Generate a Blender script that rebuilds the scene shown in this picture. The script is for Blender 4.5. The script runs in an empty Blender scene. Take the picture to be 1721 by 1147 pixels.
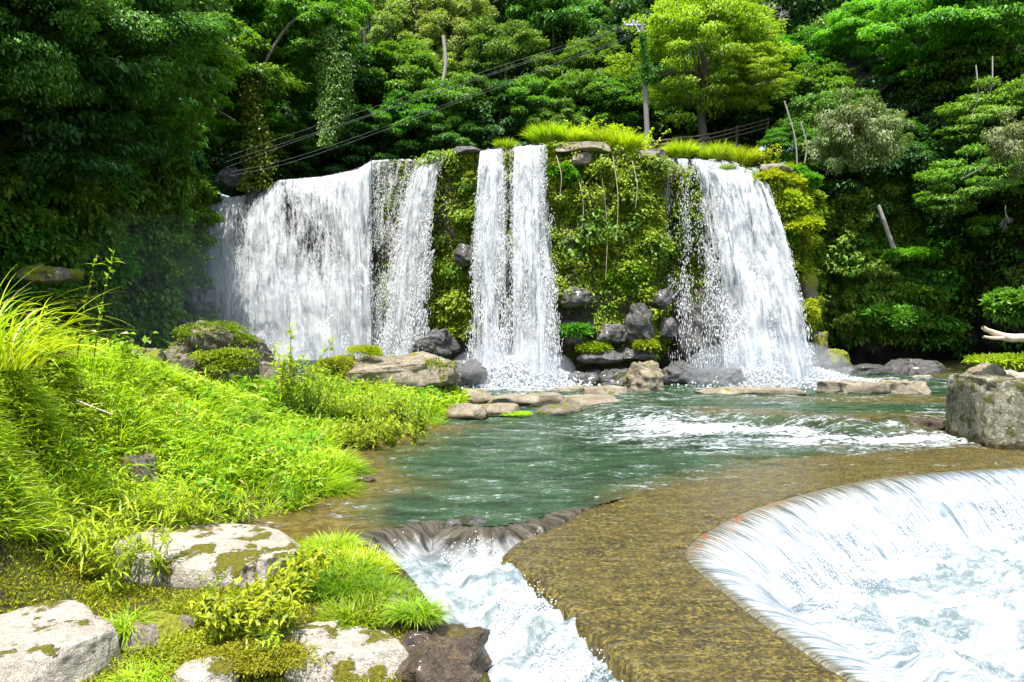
import bpy, math
import numpy as np
R = math.radians
sc = bpy.context.scene
COL = sc.collection
# ------------------------------------------------------------------ camera, light, exposure
F = 1243.0; CX, CY = 860.5, 573.5; PITCH = -math.atan(53.5 / F); CAMZ = 3.1
cam = bpy.data.cameras.new('camera'); cam.lens = F / 1721 * 36; cam.sensor_width = 36
cam.clip_start = 0.05; cam.clip_end = 1000
camo = bpy.data.objects.new('camera', cam); COL.objects.link(camo)
camo.location = (0, 0, CAMZ); camo.rotation_euler = (R(90) + PITCH, 0, 0)
sc.camera = camo
SUN = np.array([-0.13, -0.33, 1.12]); SUN /= np.linalg.norm(SUN)      # direction towards the sun
sl = bpy.data.lights.new('sun', 'SUN'); sl.energy = 4.2; sl.angle = R(0.53); sl.color = (1, 0.965, 0.9)
so = bpy.data.objects.new('sun', sl); COL.objects.link(so)
from mathutils import Vector
so.rotation_euler = Vector(SUN).to_track_quat('Z', 'Y').to_euler()
w = bpy.data.worlds.new('World'); sc.world = w; w.use_nodes = True
wn = w.node_tree; sky = wn.nodes.new('ShaderNodeTexSky'); sky.sky_type = 'NISHITA'; sky.sun_disc = False
sky.sun_elevation = math.asin(SUN[2]); sky.sun_rotation = math.atan2(SUN[0], SUN[1])
sky.air_density = 1.2; sky.dust_density = 2.5
wn.links.new(sky.outputs[0], wn.nodes['Background'].inputs[0]); wn.nodes['Background'].inputs[1].default_value = 0.15
sc.view_settings.view_transform = 'Standard'; sc.view_settings.look = 'None'
sc.view_settings.exposure = 1.08; sc.view_settings.gamma = 1
cy = sc.cycles
cy.use_denoising = True
cy.max_bounces = 6; cy.diffuse_bounces = 3; cy.glossy_bounces = 2; cy.transmission_bounces = 3
cy.transparent_max_bounces = 14; cy.volume_bounces = 3; cy.caustics_reflective = False; cy.caustics_refractive = False
cy.sample_clamp_indirect = 4

rng = np.random.default_rng(7)
# ------------------------------------------------------------------ projection helpers
cp, sp = math.cos(PITCH), math.sin(PITCH)
def ray(px, py):
    px = np.asarray(px, float); py = np.asarray(py, float)
    a = (px - CX) / F; b = -(py - CY) / F
    return a, cp - b * sp, b * cp + sp
def P(px, py, Y):
    a, d, u = ray(px, py); k = Y / d
    return np.stack(np.broadcast_arrays(a * k, Y + 0 * k, CAMZ + u * k), -1)
def G(px, py, z=0.0):
    a, d, u = ray(px, py); k = (z - CAMZ) / u
    return np.stack(np.broadcast_arrays(a * k, d * k, z + 0 * k), -1)
def proj(p):
    p = np.asarray(p, float); x, y, z = p[..., 0], p[..., 1], p[..., 2] - CAMZ
    dep = y * cp + z * sp; up = z * cp - y * sp
    return CX + F * x / dep, CY - F * up / dep
# ------------------------------------------------------------------ noise
def _h(x, y, z, s):
    h = (x.astype(np.int64) * 374761393 + y.astype(np.int64) * 668265263 + z.astype(np.int64) * 2147483647 + s * 974634777) & 0xffffffff
    h = ((h ^ (h >> 13)) * 1274126177) & 0xffffffff
    h = ((h ^ (h >> 16)) * 2246822519) & 0xffffffff
    return ((h ^ (h >> 15)) & 0xffff) / 65535.0
def vn(p, s=0):
    p = np.asarray(p, float); i = np.floor(p); f = p - i; f = f * f * (3 - 2 * f); i = i.astype(np.int64)
    x, y, z = i[..., 0], i[..., 1], i[..., 2]; fx, fy, fz = f[..., 0], f[..., 1], f[..., 2]
    def c(a, b, d): return _h(x + a, y + b, z + d, s)
    x00 = c(0,0,0)*(1-fx)+c(1,0,0)*fx; x10 = c(0,1,0)*(1-fx)+c(1,1,0)*fx
    x01 = c(0,0,1)*(1-fx)+c(1,0,1)*fx; x11 = c(0,1,1)*(1-fx)+c(1,1,1)*fx
    return (x00*(1-fy)+x10*fy)*(1-fz)+(x01*(1-fy)+x11*fy)*fz
def fbm(p, sc_=1.0, o=4, s=0, gain=0.5):
    p = np.asarray(p, float) * sc_; a = 1.0; t = 0; n = 0
    for k in range(o):
        t = t + a * vn(p, s + k * 17); n += a; a *= gain; p = p * 2.03 + 5.3
    return t / n
def p2(x, y, z=0.0): return np.stack(np.broadcast_arrays(x, y, z), -1)
def ss(a, b, x):
    t = np.clip((np.asarray(x, float) - a) / (b - a), 0, 1); return t * t * (3 - 2 * t)
# ------------------------------------------------------------------ mesh helpers
def nrm(v): return v / np.maximum(np.linalg.norm(v, axis=-1, keepdims=True), 1e-9)
def mesh(name, V, Fc, mat, attrs=None, smooth=True, parent=None, loc=None):
    V = np.asarray(V, np.float32).reshape(-1, 3); Fc = np.asarray(Fc, np.int32); k = Fc.shape[1]
    if loc is not None: V = V - np.asarray(loc, np.float32)
    me = bpy.data.meshes.new(name)
    me.vertices.add(len(V)); me.vertices.foreach_set('co', V.ravel())
    me.loops.add(Fc.size); me.loops.foreach_set('vertex_index', Fc.ravel())
    me.polygons.add(len(Fc)); me.polygons.foreach_set('loop_start', np.arange(len(Fc), dtype=np.int32) * k)
    me.update(calc_edges=True)
    if smooth: me.polygons.foreach_set('use_smooth', np.ones(len(Fc), bool))
    for an, av in (attrs or {}).items():
        at = me.attributes.new(an, 'FLOAT', 'POINT'); at.data.foreach_set('value', np.asarray(av, np.float32).ravel())
    if mat is not None: me.materials.append(mat)
    o = bpy.data.objects.new(name, me); COL.objects.link(o)
    if loc is not None: o.location = [float(c) for c in loc]
    if parent is not None: o.parent = parent; o.location = (0, 0, 0) if loc is None else [float(a - b) for a, b in zip(loc, parent.location)]
    return o
def tag(o, label=None, cat=None, group=None, kind=None):
    if label: o['label'] = label
    if cat: o['category'] = cat
    if group: o['group'] = group
    if kind: o['kind'] = kind
    return o
def empty(name, loc, label, cat, group=None):
    o = bpy.data.objects.new(name, None); COL.objects.link(o); o.location = [float(c) for c in loc]; o.empty_display_size = .2
    return tag(o, label, cat, group)
def gridF(nr, nc, mask=None):
    i = np.arange(nr - 1)[:, None] * nc + np.arange(nc - 1)[None]
    q = np.stack([i, i + 1, i + nc + 1, i + nc], -1)
    if mask is not None: q = q[mask[:-1, :-1] & mask[1:, 1:] & mask[:-1, 1:] & mask[1:, :-1]]
    return q.reshape(-1, 4)
def compact(V, Fc, attrs):
    u, inv = np.unique(Fc, return_inverse=True)
    return V.reshape(-1, 3)[u], inv.reshape(Fc.shape), {k: a.ravel()[u] for k, a in attrs.items()}
def join(parts):
    Vs, Fs, As = [], [], []; n = 0
    for V, Fc, a in parts:
        Vs.append(V); Fs.append(Fc + n); As.append(a); n += len(V)
    return np.concatenate(Vs), np.concatenate(Fs), np.concatenate(As)
def tube(pts, rad, n=7):
    pts = np.asarray(pts, float); rad = np.broadcast_to(np.asarray(rad, float), (len(pts),))
    t = nrm(np.gradient(pts, axis=0)); ref = np.array([0.31, 0.95, 0.1]) if abs(t[0][1]) < .8 else np.array([1., 0, 0.1])
    a = nrm(np.cross(t, ref)); b = np.cross(t, a)
    th = np.arange(n) / n * 2 * math.pi
    V = pts[:, None] + rad[:, None, None] * (a[:, None] * np.cos(th)[None, :, None] + b[:, None] * np.sin(th)[None, :, None])
    i = np.arange(len(pts) - 1)[:, None] * n; j = np.arange(n)[None]
    q = np.stack([i + j, i + (j + 1) % n, i + n + (j + 1) % n, i + n + j], -1).reshape(-1, 4)
    c0 = np.array([[0, n - 1 - k, n - 2 - k, n - 2 - k] for k in range(0)]).reshape(-1, 4).astype(int)
    return V.reshape(-1, 3), q, np.zeros(len(pts) * n)
def spline(ctrl, n=24):
    c = np.asarray(ctrl, float); t = np.linspace(0, len(c) - 1, n); out = []
    for x in t:
        i = min(int(x), len(c) - 2); f = x - i
        p0, p1, p2_, p3 = c[max(i-1,0)], c[i], c[i+1], c[min(i+2, len(c)-1)]
        out.append(.5*((2*p1)+(-p0+p2_)*f+(2*p0-5*p1+4*p2_-p3)*f*f+(-p0+3*p1-3*p2_+p3)*f**3))
    return np.array(out)
def leaves(p, d, n, L, W, r=rng, droop=0.15, var=None):
    N = len(p); d = nrm(d); s = nrm(np.cross(d, n)); up = nrm(np.cross(s, d))
    L = np.broadcast_to(L, (N,))[:, None]; W = np.broadcast_to(W, (N,))[:, None]
    f = r.uniform(.38, .55, (N, 1))
    a = p; b = p + d * L * f + s * W * .5 + up * W * .12; e = p + d * L * f - s * W * .5 + up * W * .12
    c = p + d * L - up * L * droop
    V = np.stack([a, b, c, e], 1).reshape(-1, 3)
    v = r.random(N) if var is None else var
    return V, np.arange(4 * N).reshape(N, 4), np.repeat(v, 4)
def blades(p, d, L, W, r=rng, bend=0.6, seg=3, var=None):
    """grass blades: p root, d start direction; they arch over and fall with gravity"""
    N = len(p); d = nrm(d); L = np.broadcast_to(L, (N,))[:, None]; W = np.broadcast_to(W, (N,))[:, None]
    hz = d * [1, 1, 0]; hz = nrm(hz + r.normal(0, .15, (N, 3)) * [1, 1, 0]); s = nrm(np.cross(hz, [0, 0, 1.0]) + r.normal(0, .35, (N, 3)))
    bend = np.broadcast_to(bend, (N,))[:, None]
    rows = []; cur = p.copy(); dd = d.copy()
    for k in range(seg + 1):
        t = k / seg; ww = W * .5 * (1 - t ** 2.2) * (0.75 + .5 * min(t * 3, 1)) * .9
        if k == seg: ww = W * .03
        rows.append(np.stack([cur - s * ww, cur + s * ww], 1))
        dd = nrm(dd + (hz * .55 - np.array([0, 0, 1.0]) * (.25 + t)) * bend * (1.6 / seg)); cur = cur + dd * L / seg
    V = np.stack(rows, 1).reshape(-1, 3)
    base = (np.arange(N) * (seg + 1) * 2)[:, None]; k = np.arange(seg)[None] * 2
    q = np.stack([base + k, base + k + 1, base + k + 3, base + k + 2], -1).reshape(-1, 4)
    v = r.random(N) if var is None else var
    return V, q, np.repeat(v, (seg + 1) * 2)
def rdir(N, r=rng): return nrm(r.normal(0, 1, (N, 3)))
# ------------------------------------------------------------------ materials
def newmat(name):
    m = bpy.data.materials.new(name); m.use_nodes = True; nt = m.node_tree; nt.nodes.clear()
    return m, nt, nt.nodes, nt.links
class NB:
    def __init__(s, name):
        s.m, s.nt, s.N, s.L = newmat(name); s.out = s.N.new('ShaderNodeOutputMaterial')
    def n(s, t, **kw):
        x = s.N.new(t)
        for k, v in kw.items():
            if k.startswith('i_'):
                key = k[2:]; key = int(key) if key.isdigit() else key.replace('_', ' ')
                x.inputs[key].default_value = v
            else: setattr(x, k, v)
        return x
    def l(s, a, b, key=0, ok=0):
        s.L.new(a.outputs[ok] if hasattr(a, 'outputs') else a, b.inputs[key]); return b
    def noise(s, vec, scale, detail=4, rough=.55, dist=0):
        x = s.n('ShaderNodeTexNoise'); x.inputs['Scale'].default_value = scale; x.inputs['Detail'].default_value = detail
        x.inputs['Roughness'].default_value = rough; x.inputs['Distortion'].default_value = dist
        if vec is not None: s.L.new(vec, x.inputs['Vector'])
        return x.outputs['Fac']
    def ramp(s, fac, stops, interp='LINEAR'):
        x = s.n('ShaderNodeValToRGB'); x.color_ramp.interpolation = interp; e = x.color_ramp.elements
        while len(e) < len(stops): e.new(.5)
        for a, (p, c) in zip(e, stops):
            a.position = p; a.color = (c[0], c[1], c[2], 1) if not isinstance(c, (int, float)) else (c, c, c, 1)
        s.L.new(fac, x.inputs[0]); return x.outputs[0]
    def mix(s, fac, a, b, t='MIX'):
        x = s.n('ShaderNodeMix', data_type='RGBA', blend_type=t)
        for k, v in ((0, fac), (6, a), (7, b)):
            if isinstance(v, bpy.types.NodeSocket): s.L.new(v, x.inputs[k])
            elif k == 0: x.inputs[0].default_value = v
            else: x.inputs[k].default_value = (v[0], v[1], v[2], 1)
        return x.outputs[2]
    def math(s, op, a, b=0.0, clamp=False):
        x = s.n('ShaderNodeMath', operation=op, use_clamp=clamp)
        for k, v in ((0, a), (1, b)):
            if isinstance(v, bpy.types.NodeSocket): s.L.new(v, x.inputs[k])
            else: x.inputs[k].default_value = v
        return x.outputs[0]
    def mrange(s, v, a, b, c=0., d=1.):
        x = s.n('ShaderNodeMapRange'); s.L.new(v, x.inputs[0])
        for k, q in ((1, a), (2, b), (3, c), (4, d)): x.inputs[k].default_value = q
        return x.outputs[0]
    def attr(s, name): return s.n('ShaderNodeAttribute', attribute_name=name).outputs['Fac']
    def pos(s, sx=1, sy=1, sz=1, kind='obj'):
        g = s.n('ShaderNodeTexCoord').outputs['Object'] if kind == 'obj' else s.n('ShaderNodeNewGeometry').outputs['Position']
        if (sx, sy, sz) == (1, 1, 1): return g
        x = s.n('ShaderNodeVectorMath', operation='MULTIPLY'); s.L.new(g, x.inputs[0]); x.inputs[1].default_value = (sx, sy, sz); return x.outputs[0]
    def bump(s, h, strength, dist=.05, normal=None):
        x = s.n('ShaderNodeBump'); x.inputs['Strength'].default_value = strength; x.inputs['Distance'].default_value = dist
        s.L.new(h, x.inputs['Height'])
        if normal is not None: s.L.new(normal, x.inputs['Normal'])
        return x.outputs[0]
    def pbsdf(s, **kw):
        x = s.n('ShaderNodeBsdfPrincipled')
        for k, v in kw.items():
            key = k.replace('_', ' ')
            if isinstance(v, bpy.types.NodeSocket): s.L.new(v, x.inputs[key])
            elif isinstance(v, (tuple, list)): x.inputs[key].default_value = (v[0], v[1], v[2], 1)
            else: x.inputs[key].default_value = v
        return x
    def done(s, sh):
        s.L.new(sh.outputs[0] if hasattr(sh, 'outputs') else sh, s.out.inputs[0]); return s.m

def leaf_mat(name, c1, c2, c3=None, trans=.35, rough=.5, spec=.35, rand=.18):
    b = NB(name); v = b.attr('var')
    stops = [(0, c1), (.62, c2)] + ([(.93, c2), (.97, c3)] if c3 else [(1, tuple(x * 1.25 for x in c2))])
    c = b.ramp(v, stops)
    oi = b.n('ShaderNodeObjectInfo').outputs['Random']
    hs = b.n('ShaderNodeHueSaturation'); b.L.new(c, hs.inputs['Color'])
    b.L.new(b.mrange(oi, 0, 1, .5 - rand * .12, .5 + rand * .1), hs.inputs['Hue'])
    b.L.new(b.mrange(b.math('FRACT', b.math('MULTIPLY', oi, 7.31)), 0, 1, 1 - rand, 1 + rand), hs.inputs['Value'])
    c = hs.outputs[0]
    p = b.pbsdf(Base_Color=c, Roughness=rough, Specular_IOR_Level=spec)
    t = b.n('ShaderNodeBsdfTranslucent'); b.L.new(b.mix(1, c, (1.25, 1.25, .55), 'MULTIPLY'), t.inputs[0])
    m = b.n('ShaderNodeMixShader'); m.inputs[0].default_value = trans; b.l(p, m, 1); b.l(t, m, 2)
    return b.done(m)

def rock_mat(name, c1, c2, c3, moss=0.0, mosscol=(.16, .17, .02), rough=.85, spec=.3, bump=.6, scale=1.0, wet=0.0, crk=.55, lichen=0.0, waterline=None, mossdn=0.0):
    b = NB(name); g = b.pos(kind='geo')
    n1 = b.noise(g, 1.3 * scale, 7, .6, .4); n2 = b.noise(g, 9 * scale, 6, .65); n3 = b.noise(g, 42 * scale, 4, .6)
    c = b.ramp(n1, [(.33, c1), (.52, c2), (.68, c3)])
    c = b.mix(b.mrange(n2, .38, .62, 0, .55), c, tuple(x * .55 for x in c1))
    c = b.mix(.6, c, b.ramp(n3, [(.36, .35), (.58, 1.0)]), 'MULTIPLY')
    vo = b.n('ShaderNodeTexVoronoi', feature='DISTANCE_TO_EDGE'); vo.inputs['Scale'].default_value = .9 * scale
    wv = b.n('ShaderNodeVectorMath', operation='MULTIPLY_ADD'); nz = b.n('ShaderNodeTexNoise'); nz.inputs['Scale'].default_value = 1.5 * scale; nz.inputs['Detail'].default_value = 5
    b.L.new(g, nz.inputs['Vector']); b.L.new(nz.outputs['Color'], wv.inputs[0]); wv.inputs[1].default_value = (1.1, 1.1, 1.1); b.L.new(g, wv.inputs[2]); b.L.new(wv.outputs[0], vo.inputs['Vector'])
    crack = b.mrange(vo.outputs[0], 0, .022, 0, 1)
    c = b.mix(b.mrange(crack, 0, 1, crk, 0), c, tuple(x * .3 for x in c1))
    h = b.math('ADD', b.math('MULTIPLY', n2, 1.0), b.math('MULTIPLY', n3, .35)); h = b.math('ADD', h, b.math('MULTIPLY', crack, .45 * crk))
    rf = rough
    if lichen > 0:
        lf = b.mrange(b.noise(g, 5.5 * scale, 5, .7), .60 - lichen * .1, .66, 0, .8); c = b.mix(lf, c, (.50, .52, .44))
    if moss > 0:
        nz_ = b.n('ShaderNodeSeparateXYZ'); b.L.new(b.n('ShaderNodeNewGeometry').outputs['Normal'], nz_.inputs[0])
        mn = b.math('ADD', b.noise(g, 1.7 * scale, 6, .62), b.math('MULTIPLY', nz_.outputs[2], -.22 * mossdn if mossdn else .06))
        mf = b.mrange(mn, .70 - moss * .35, .735 - moss * .35, 0, 1)
        mc = b.ramp(b.noise(g, 30, 5, .7), [(.3, tuple(x * .35 for x in mosscol)), (.5, mosscol), (.7, (mosscol[0] * 1.7, mosscol[1] * 1.5, mosscol[2]))])
        c = b.mix(mf, c, mc); h = b.math('ADD', h, b.math('MULTIPLY', b.math('MULTIPLY', mf, b.noise(g, 60, 3, .7)), 1.6))
        rf = b.mrange(mf, 0, 1, rough, .95)
    if waterline is not None:
        sz = b.n('ShaderNodeSeparateXYZ'); b.L.new(g, sz.inputs[0])
        wf = b.mrange(b.math('ADD', sz.outputs[2], b.math('MULTIPLY', n1, .1)), waterline + .08, waterline + .20, 1, 0)
        c = b.mix(wf, c, b.mix(1, c, (.32, .27, .17), 'MULTIPLY')); 
        rf = b.mrange(wf, 0, 1, rough, .2) if moss <= 0 else rf
    p = b.pbsdf(Base_Color=c, Roughness=rf, Specular_IOR_Level=spec, Normal=b.bump(h, bump, .06))
    if wet: p.inputs['Coat Weight'].default_value = wet; p.inputs['Coat Roughness'].default_value = .12
    return b.done(p)

def plain(name, c, rough=.7, metallic=0, var=.25, sc_=14):
    b = NB(name); n = b.noise(b.pos(), sc_, 5, .6)
    col = b.mix(b.mrange(n, .3, .7, 0, 1), tuple(x * (1 - var) for x in c), tuple(min(x * (1 + var), 1) for x in c))
    return b.done(b.pbsdf(Base_Color=col, Roughness=rough, Metallic=metallic, Normal=b.bump(n, .25, .02)))

M = {}
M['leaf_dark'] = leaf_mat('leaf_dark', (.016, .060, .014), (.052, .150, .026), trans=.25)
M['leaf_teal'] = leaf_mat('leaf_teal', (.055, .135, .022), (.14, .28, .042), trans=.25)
M['leaf_mid'] = leaf_mat('leaf_mid', (.045, .13, .014), (.12, .28, .022))
M['leaf_bright'] = leaf_mat('leaf_bright', (.07, .19, .014), (.17, .38, .022), trans=.42)
M['leaf_yellow'] = leaf_mat('leaf_yellow', (.12, .21, .012), (.34, .50, .03), trans=.35, rand=.05)
M['leaf_pale'] = leaf_mat('leaf_pale', (.11, .20, .035), (.32, .42, .10), (.30, .33, .16), trans=.3)
M['leaf_grey'] = leaf_mat('leaf_grey', (.07, .125, .03), (.20, .29, .09), (.40, .38, .26), trans=.3)
M['leaf_moss'] = leaf_mat('leaf_moss', (.08, .13, .006), (.25, .33, .014), (.30, .26, .06), trans=.3)
M['leaf_cliff'] = leaf_mat('leaf_cliff', (.055, .135, .014), (.17, .32, .03), trans=.25)
M['grass'] = leaf_mat('grass', (.19, .33, .008), (.46, .62, .02), (.55, .45, .22), trans=.42, spec=.3)
M['grass_deep'] = leaf_mat('grass_deep', (.11, .23, .008), (.30, .45, .018), (.45, .38, .17), trans=.4)
M['herb'] = leaf_mat('herb', (.17, .27, .008), (.42, .53, .025), (.36, .45, .08), trans=.4)
M['moss_bright'] = leaf_mat('moss_bright', (.15, .18, .008), (.36, .37, .02), trans=.4)
M['leaf_mid2'] = leaf_mat('leaf_weed', (.07, .16, .010), (.20, .36, .02), (.45, .40, .12), trans=.35, rough=.75, spec=.12)
M['bark'] = plain('bark', (.13, .105, .075), .9, var=.5)
M['bark_pale'] = plain('bark_pale', (.34, .31, .27), .85, var=.3)
M['stem'] = plain('stem', (.12, .17, .04), .7)
M['twig'] = plain('dry_twig', (.50, .42, .30), .8)
M['concrete_pole'] = plain('pole_concrete', (.20, .19, .17), .8)
M['metal'] = plain('galvanised_metal', (.45, .47, .48), .45, .6)
M['ceramic'] = plain('grey_ceramic', (.35, .35, .34), .25)
M['wire'] = plain('wire_grey', (.13, .14, .14), .6)
M['wood'] = plain('weathered_wood', (.11, .08, .05), .85)
M['drift'] = plain('driftwood', (.55, .45, .33), .8, var=.2, sc_=6)
M['rock_pale'] = rock_mat('rock_pale', (.30, .26, .20), (.43, .385, .315), (.52, .48, .41), moss=.12, lichen=.3, bump=.45)
M['rock_river'] = rock_mat('rock_river', (.22, .18, .12), (.33, .28, .20), (.43, .38, .29), moss=.18, bump=.6, waterline=0.0, scale=1.2)
M['rock_fore'] = rock_mat('rock_fore', (.46, .40, .31), (.60, .54, .44), (.68, .62, .53), moss=.30, mosscol=(.24, .23, .02), bump=1.0, scale=1.6, crk=.12)
M['rock_mossy'] = rock_mat('rock_mossy', (.14, .115, .09), (.24, .20, .155), (.33, .28, .22), moss=.62, mosscol=(.22, .24, .02), bump=.7)
M['rock_brown'] = rock_mat('rock_brown', (.12, .10, .07), (.22, .185, .135), (.30, .26, .195), moss=.25, bump=.7)
M['rock_wet'] = rock_mat('rock_wet', (.075, .073, .07), (.145, .14, .13), (.24, .23, .215), moss=.18, mosscol=(.08, .10, .015), rough=.5, spec=.4, bump=1.2, wet=.22)
M['rock_wetbrown'] = rock_mat('rock_wetbrown', (.065, .045, .026), (.16, .11, .06), (.27, .18, .09), moss=.2, mosscol=(.2, .15, .02), rough=.45, spec=.5, bump=1.0, wet=.4, scale=2.2)
M['rock_block'] = rock_mat('rock_block', (.16, .15, .085), (.30, .28, .18), (.44, .41, .31), moss=.42, mosscol=(.13, .13, .03), lichen=.8, bump=.9, scale=2, waterline=0.0)
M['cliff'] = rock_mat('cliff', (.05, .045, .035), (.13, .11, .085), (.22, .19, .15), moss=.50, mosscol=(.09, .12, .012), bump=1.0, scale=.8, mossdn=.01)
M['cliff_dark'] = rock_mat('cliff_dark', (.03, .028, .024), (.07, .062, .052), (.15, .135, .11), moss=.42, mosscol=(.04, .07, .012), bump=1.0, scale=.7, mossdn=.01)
M['soil'] = rock_mat('soil', (.05, .045, .02), (.09, .08, .03), (.15, .12, .06), moss=.45, mosscol=(.13, .15, .015), bump=1.0, scale=2)
M['forest_floor'] = rock_mat('forest_floor', (.015, .022, .008), (.03, .04, .013), (.05, .055, .02), bump=.8)

# ------------------------------------------------------------------ terrain
def linear_rbf(pts, vals):
    d = np.linalg.norm(pts[:, None] - pts[None], axis=-1); n = len(pts)
    A = np.zeros((n + 3, n + 3)); A[:n, :n] = d + np.eye(n) * -.02; A[:n, n] = 1; A[:n, n+1:] = pts; A[n, :n] = 1; A[n+1:, :n] = pts.T
    c = np.linalg.solve(A, np.concatenate([vals, np.zeros(3)]))
    def f(x, y):
        x = np.asarray(x, float); out = c[n] + c[n+1] * x + c[n+2] * y
        for k in range(n): out = out + c[k] * np.hypot(x - pts[k, 0], y - pts[k, 1])
        return out
    return f
tp = []
for px, py, Y in [(-500,400,6.5),(-250,430,7.5),(-80,480,8.5),(0,520,9.3),(80,560,10.6),(160,618,12),(230,640,13.5),(300,655,15.5),(430,662,18),(520,670,20.5),(620,672,23),(700,672,24.5),
                  (-150,640,8.5),(0,660,9.6),(100,700,11),(250,715,12.4),(350,740,13.5),(450,740,16),(560,700,19.5),(660,690,21.5),(0,780,9.3),(120,800,10.1),(250,840,10.4),(360,820,11.6)]:
    tp.append(P(px, py, Y))
for px, py, z in [(430,890,-.05),(500,872,-.08),(550,835,-.08),(597,800,-.08),(572,745,-.08),(640,728,-.08),(755,702,-.08),(750,668,-.05),(780,640,-.1),
                  (0,920,.22),(-300,900,.4),(120,960,.05),(-200,1147,.0),(0,1090,-.02),(150,1100,-.12),(300,1040,-.08),(420,1040,-.05),(200,1147,-.2),(350,1180,-.2),(480,1110,-.18),(560,1000,.0),
                  (620,1120,-.25),(560,920,.06),(605,935,.08),(640,962,.06),(640,925,-.1),(655,1010,.0),(690,1050,-.08),(720,1090,-.15),(790,1147,-.3),(720,955,-1.0),(760,1010,-1.1),(830,1080,-1.2),(900,1147,-1.4),(1000,1180,-1.6),(1400,1200,-1.8),(1700,1000,-1.8),(560,880,-.25),(620,885,-.45)]:
    tp.append(G(px, py, z))
for x, y, z in [(-1,12,-.7),(1,15,-.8),(-2,15,-.7),(5,15,-.6),(0,19,-.8),(5,20,-.8),(10,17,-.6),(10,23,-.5),(4,25,-.6),(14,20,-.5),(16,26,-.2),(14,30,-.3),(8,30,-.4),(0,27,-.5),(-3,28,-.5),(-6,28,-.5),
                (-8,20,-.3),(-9,17,.3),(-12,26,-.5),(-7,33,-.5),(0,34,-.5),(10,36,-.2),(18,36,.3),(24,28,1.0),(18,15,-.8),(20,8,-1.5),(8,4,-1.8),(0,3,-1.6),(-4,3,-.3),(-9,3,.4),(-14,14,2.4),(-16,22,1.5),(3,9,-1.3),(-14,6,3)]:
    tp.append(np.array([x, y, z], float))
tp = np.array(tp); Hf = linear_rbf(tp[:, :2], tp[:, 2])
def H(x, y): return Hf(x, y) + (fbm(p2(x, y), 1.1, 4, 3) - .5) * .22
xs = np.arange(-18, 24, .16); ys = np.arange(1.5, 38, .16)
X, Y = np.meshgrid(xs, ys); Z = H(X, Y)
mesh('ground', p2(X, Y, Z), gridF(*X.shape), M['soil'])
bpy.data.objects['ground']['kind'] = 'structure'
g = mesh('valley_ground', [(-300,-300,-3),(300,-300,-3),(300,300,-3),(-300,300,-3)], [(0,1,2,3)], M['forest_floor']); g['kind'] = 'structure'

# ------------------------------------------------------------------ cliffs
def face(name, ctrl, rows, zbot, mat, amp=.5, back=8, seed=0, backrise=0.0, ncol=360, undercut=0.0, bdir=None):
    """ctrl: (px, py of the top edge, depth). Returns object and a sampler of its front"""
    c = np.array([list(P(a, b, d)) for a, b, d in ctrl]); t = np.cumsum(np.r_[0, np.linalg.norm(np.diff(c[:, :2], axis=0), axis=1)])
    s = np.linspace(0, t[-1], ncol); top = np.stack([np.interp(s, t, c[:, k]) for k in range(3)], -1)
    tan = nrm(np.gradient(top * [1, 1, 0], axis=0)); k = np.ones(9) / 9
    tan = nrm(np.stack([np.convolve(np.pad(tan[:, j], 4, 'edge'), k, 'valid') for j in range(3)], -1))
    nor = np.stack([tan[:, 1], -tan[:, 0], 0 * tan[:, 0]], -1)          # outward, towards the river
    v = np.linspace(0, 1, rows)[:, None]
    pz = top[None, :, 2] * (1 - v) + zbot * v
    pos = np.stack([np.broadcast_to(top[None, :, 0], pz.shape), np.broadcast_to(top[None, :, 1], pz.shape), pz], -1)
    q = pos * [1, 1, .7]
    d = (fbm(q, .55, 5, seed) - .5) * 2.4 * amp + (np.abs(fbm(q, 1.4, 4, seed + 5) - .5) * -1.6 + .2) * amp
    d = d + .12 * amp * np.sin(pz * 5 + 6 * fbm(q, .4, 2, seed + 9))
    d = d * ss(0, .05, v) - undercut * ss(.72, .95, v) - .25 * (1 - ss(0, .03, v))
    pos = pos + nor[None] * d[..., None]
    bk = []
    for kk in range(8, 0, -1):
        f = kk / 8; b_ = top + (-nor if bdir is None else np.array(bdir, float)) * (back * f ** 1.4) - nor * .25; b_[:, 2] += .1 + backrise * f * back + (fbm(b_, .8, 3, seed) - .4) * .4 * f; bk.append(b_)
    allp = np.concatenate([np.array(bk), pos], 0)
    o = mesh(name, allp, gridF(allp.shape[0], ncol)[:, ::-1], mat); o['kind'] = 'structure'
    return o, pos, nor
CENTRAL = [(345,335,40),(380,330,37.6),(420,324,37.2),(470,302,36.8),(520,297,36.6),(565,301,36.2),(600,284,35),(622,271,33.8),(660,268,33.2),(700,268,32.6),(722,262,31.6),(750,254,31),(800,250,30.5),(830,250,30.5),(880,246,30.3),(915,242,29.8),
           (950,238,29.5),(1000,240,29.4),(1060,250,29.5),(1108,262,29.8),(1122,270,30.8),(1170,270,31),(1220,272,31),(1258,282,30.6),(1272,284,29.9),(1310,283,29.7),(1338,288,30.2),(1352,300,31.5),(1358,320,33.5),(1362,350,37)]
ocl, cpos, cnor = face('cliff', CENTRAL, 170, -.9, M['cliff'], .42, 15, 11, .0, 420, .5, bdir=(0, 1, 0))
LEFTC = [(-900,-250,7),(-500,-120,12),(-250,-40,16),(-60,40,20),(60,90,23),(150,120,26),(240,160,29.5),(275,215,32.5),(298,270,34.6),(312,322,37.5),(320,330,43)]
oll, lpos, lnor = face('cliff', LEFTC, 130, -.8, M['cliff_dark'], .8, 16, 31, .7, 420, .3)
RIGHTC = [(1352,300,39.5),(1385,260,38),(1430,250,37),(1500,260,36.5),(1560,270,37),(1600,270,38.5),(1640,270,38),(1700,260,35.5),(1800,250,32),(2000,200,28),(2300,200,25)]
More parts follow.
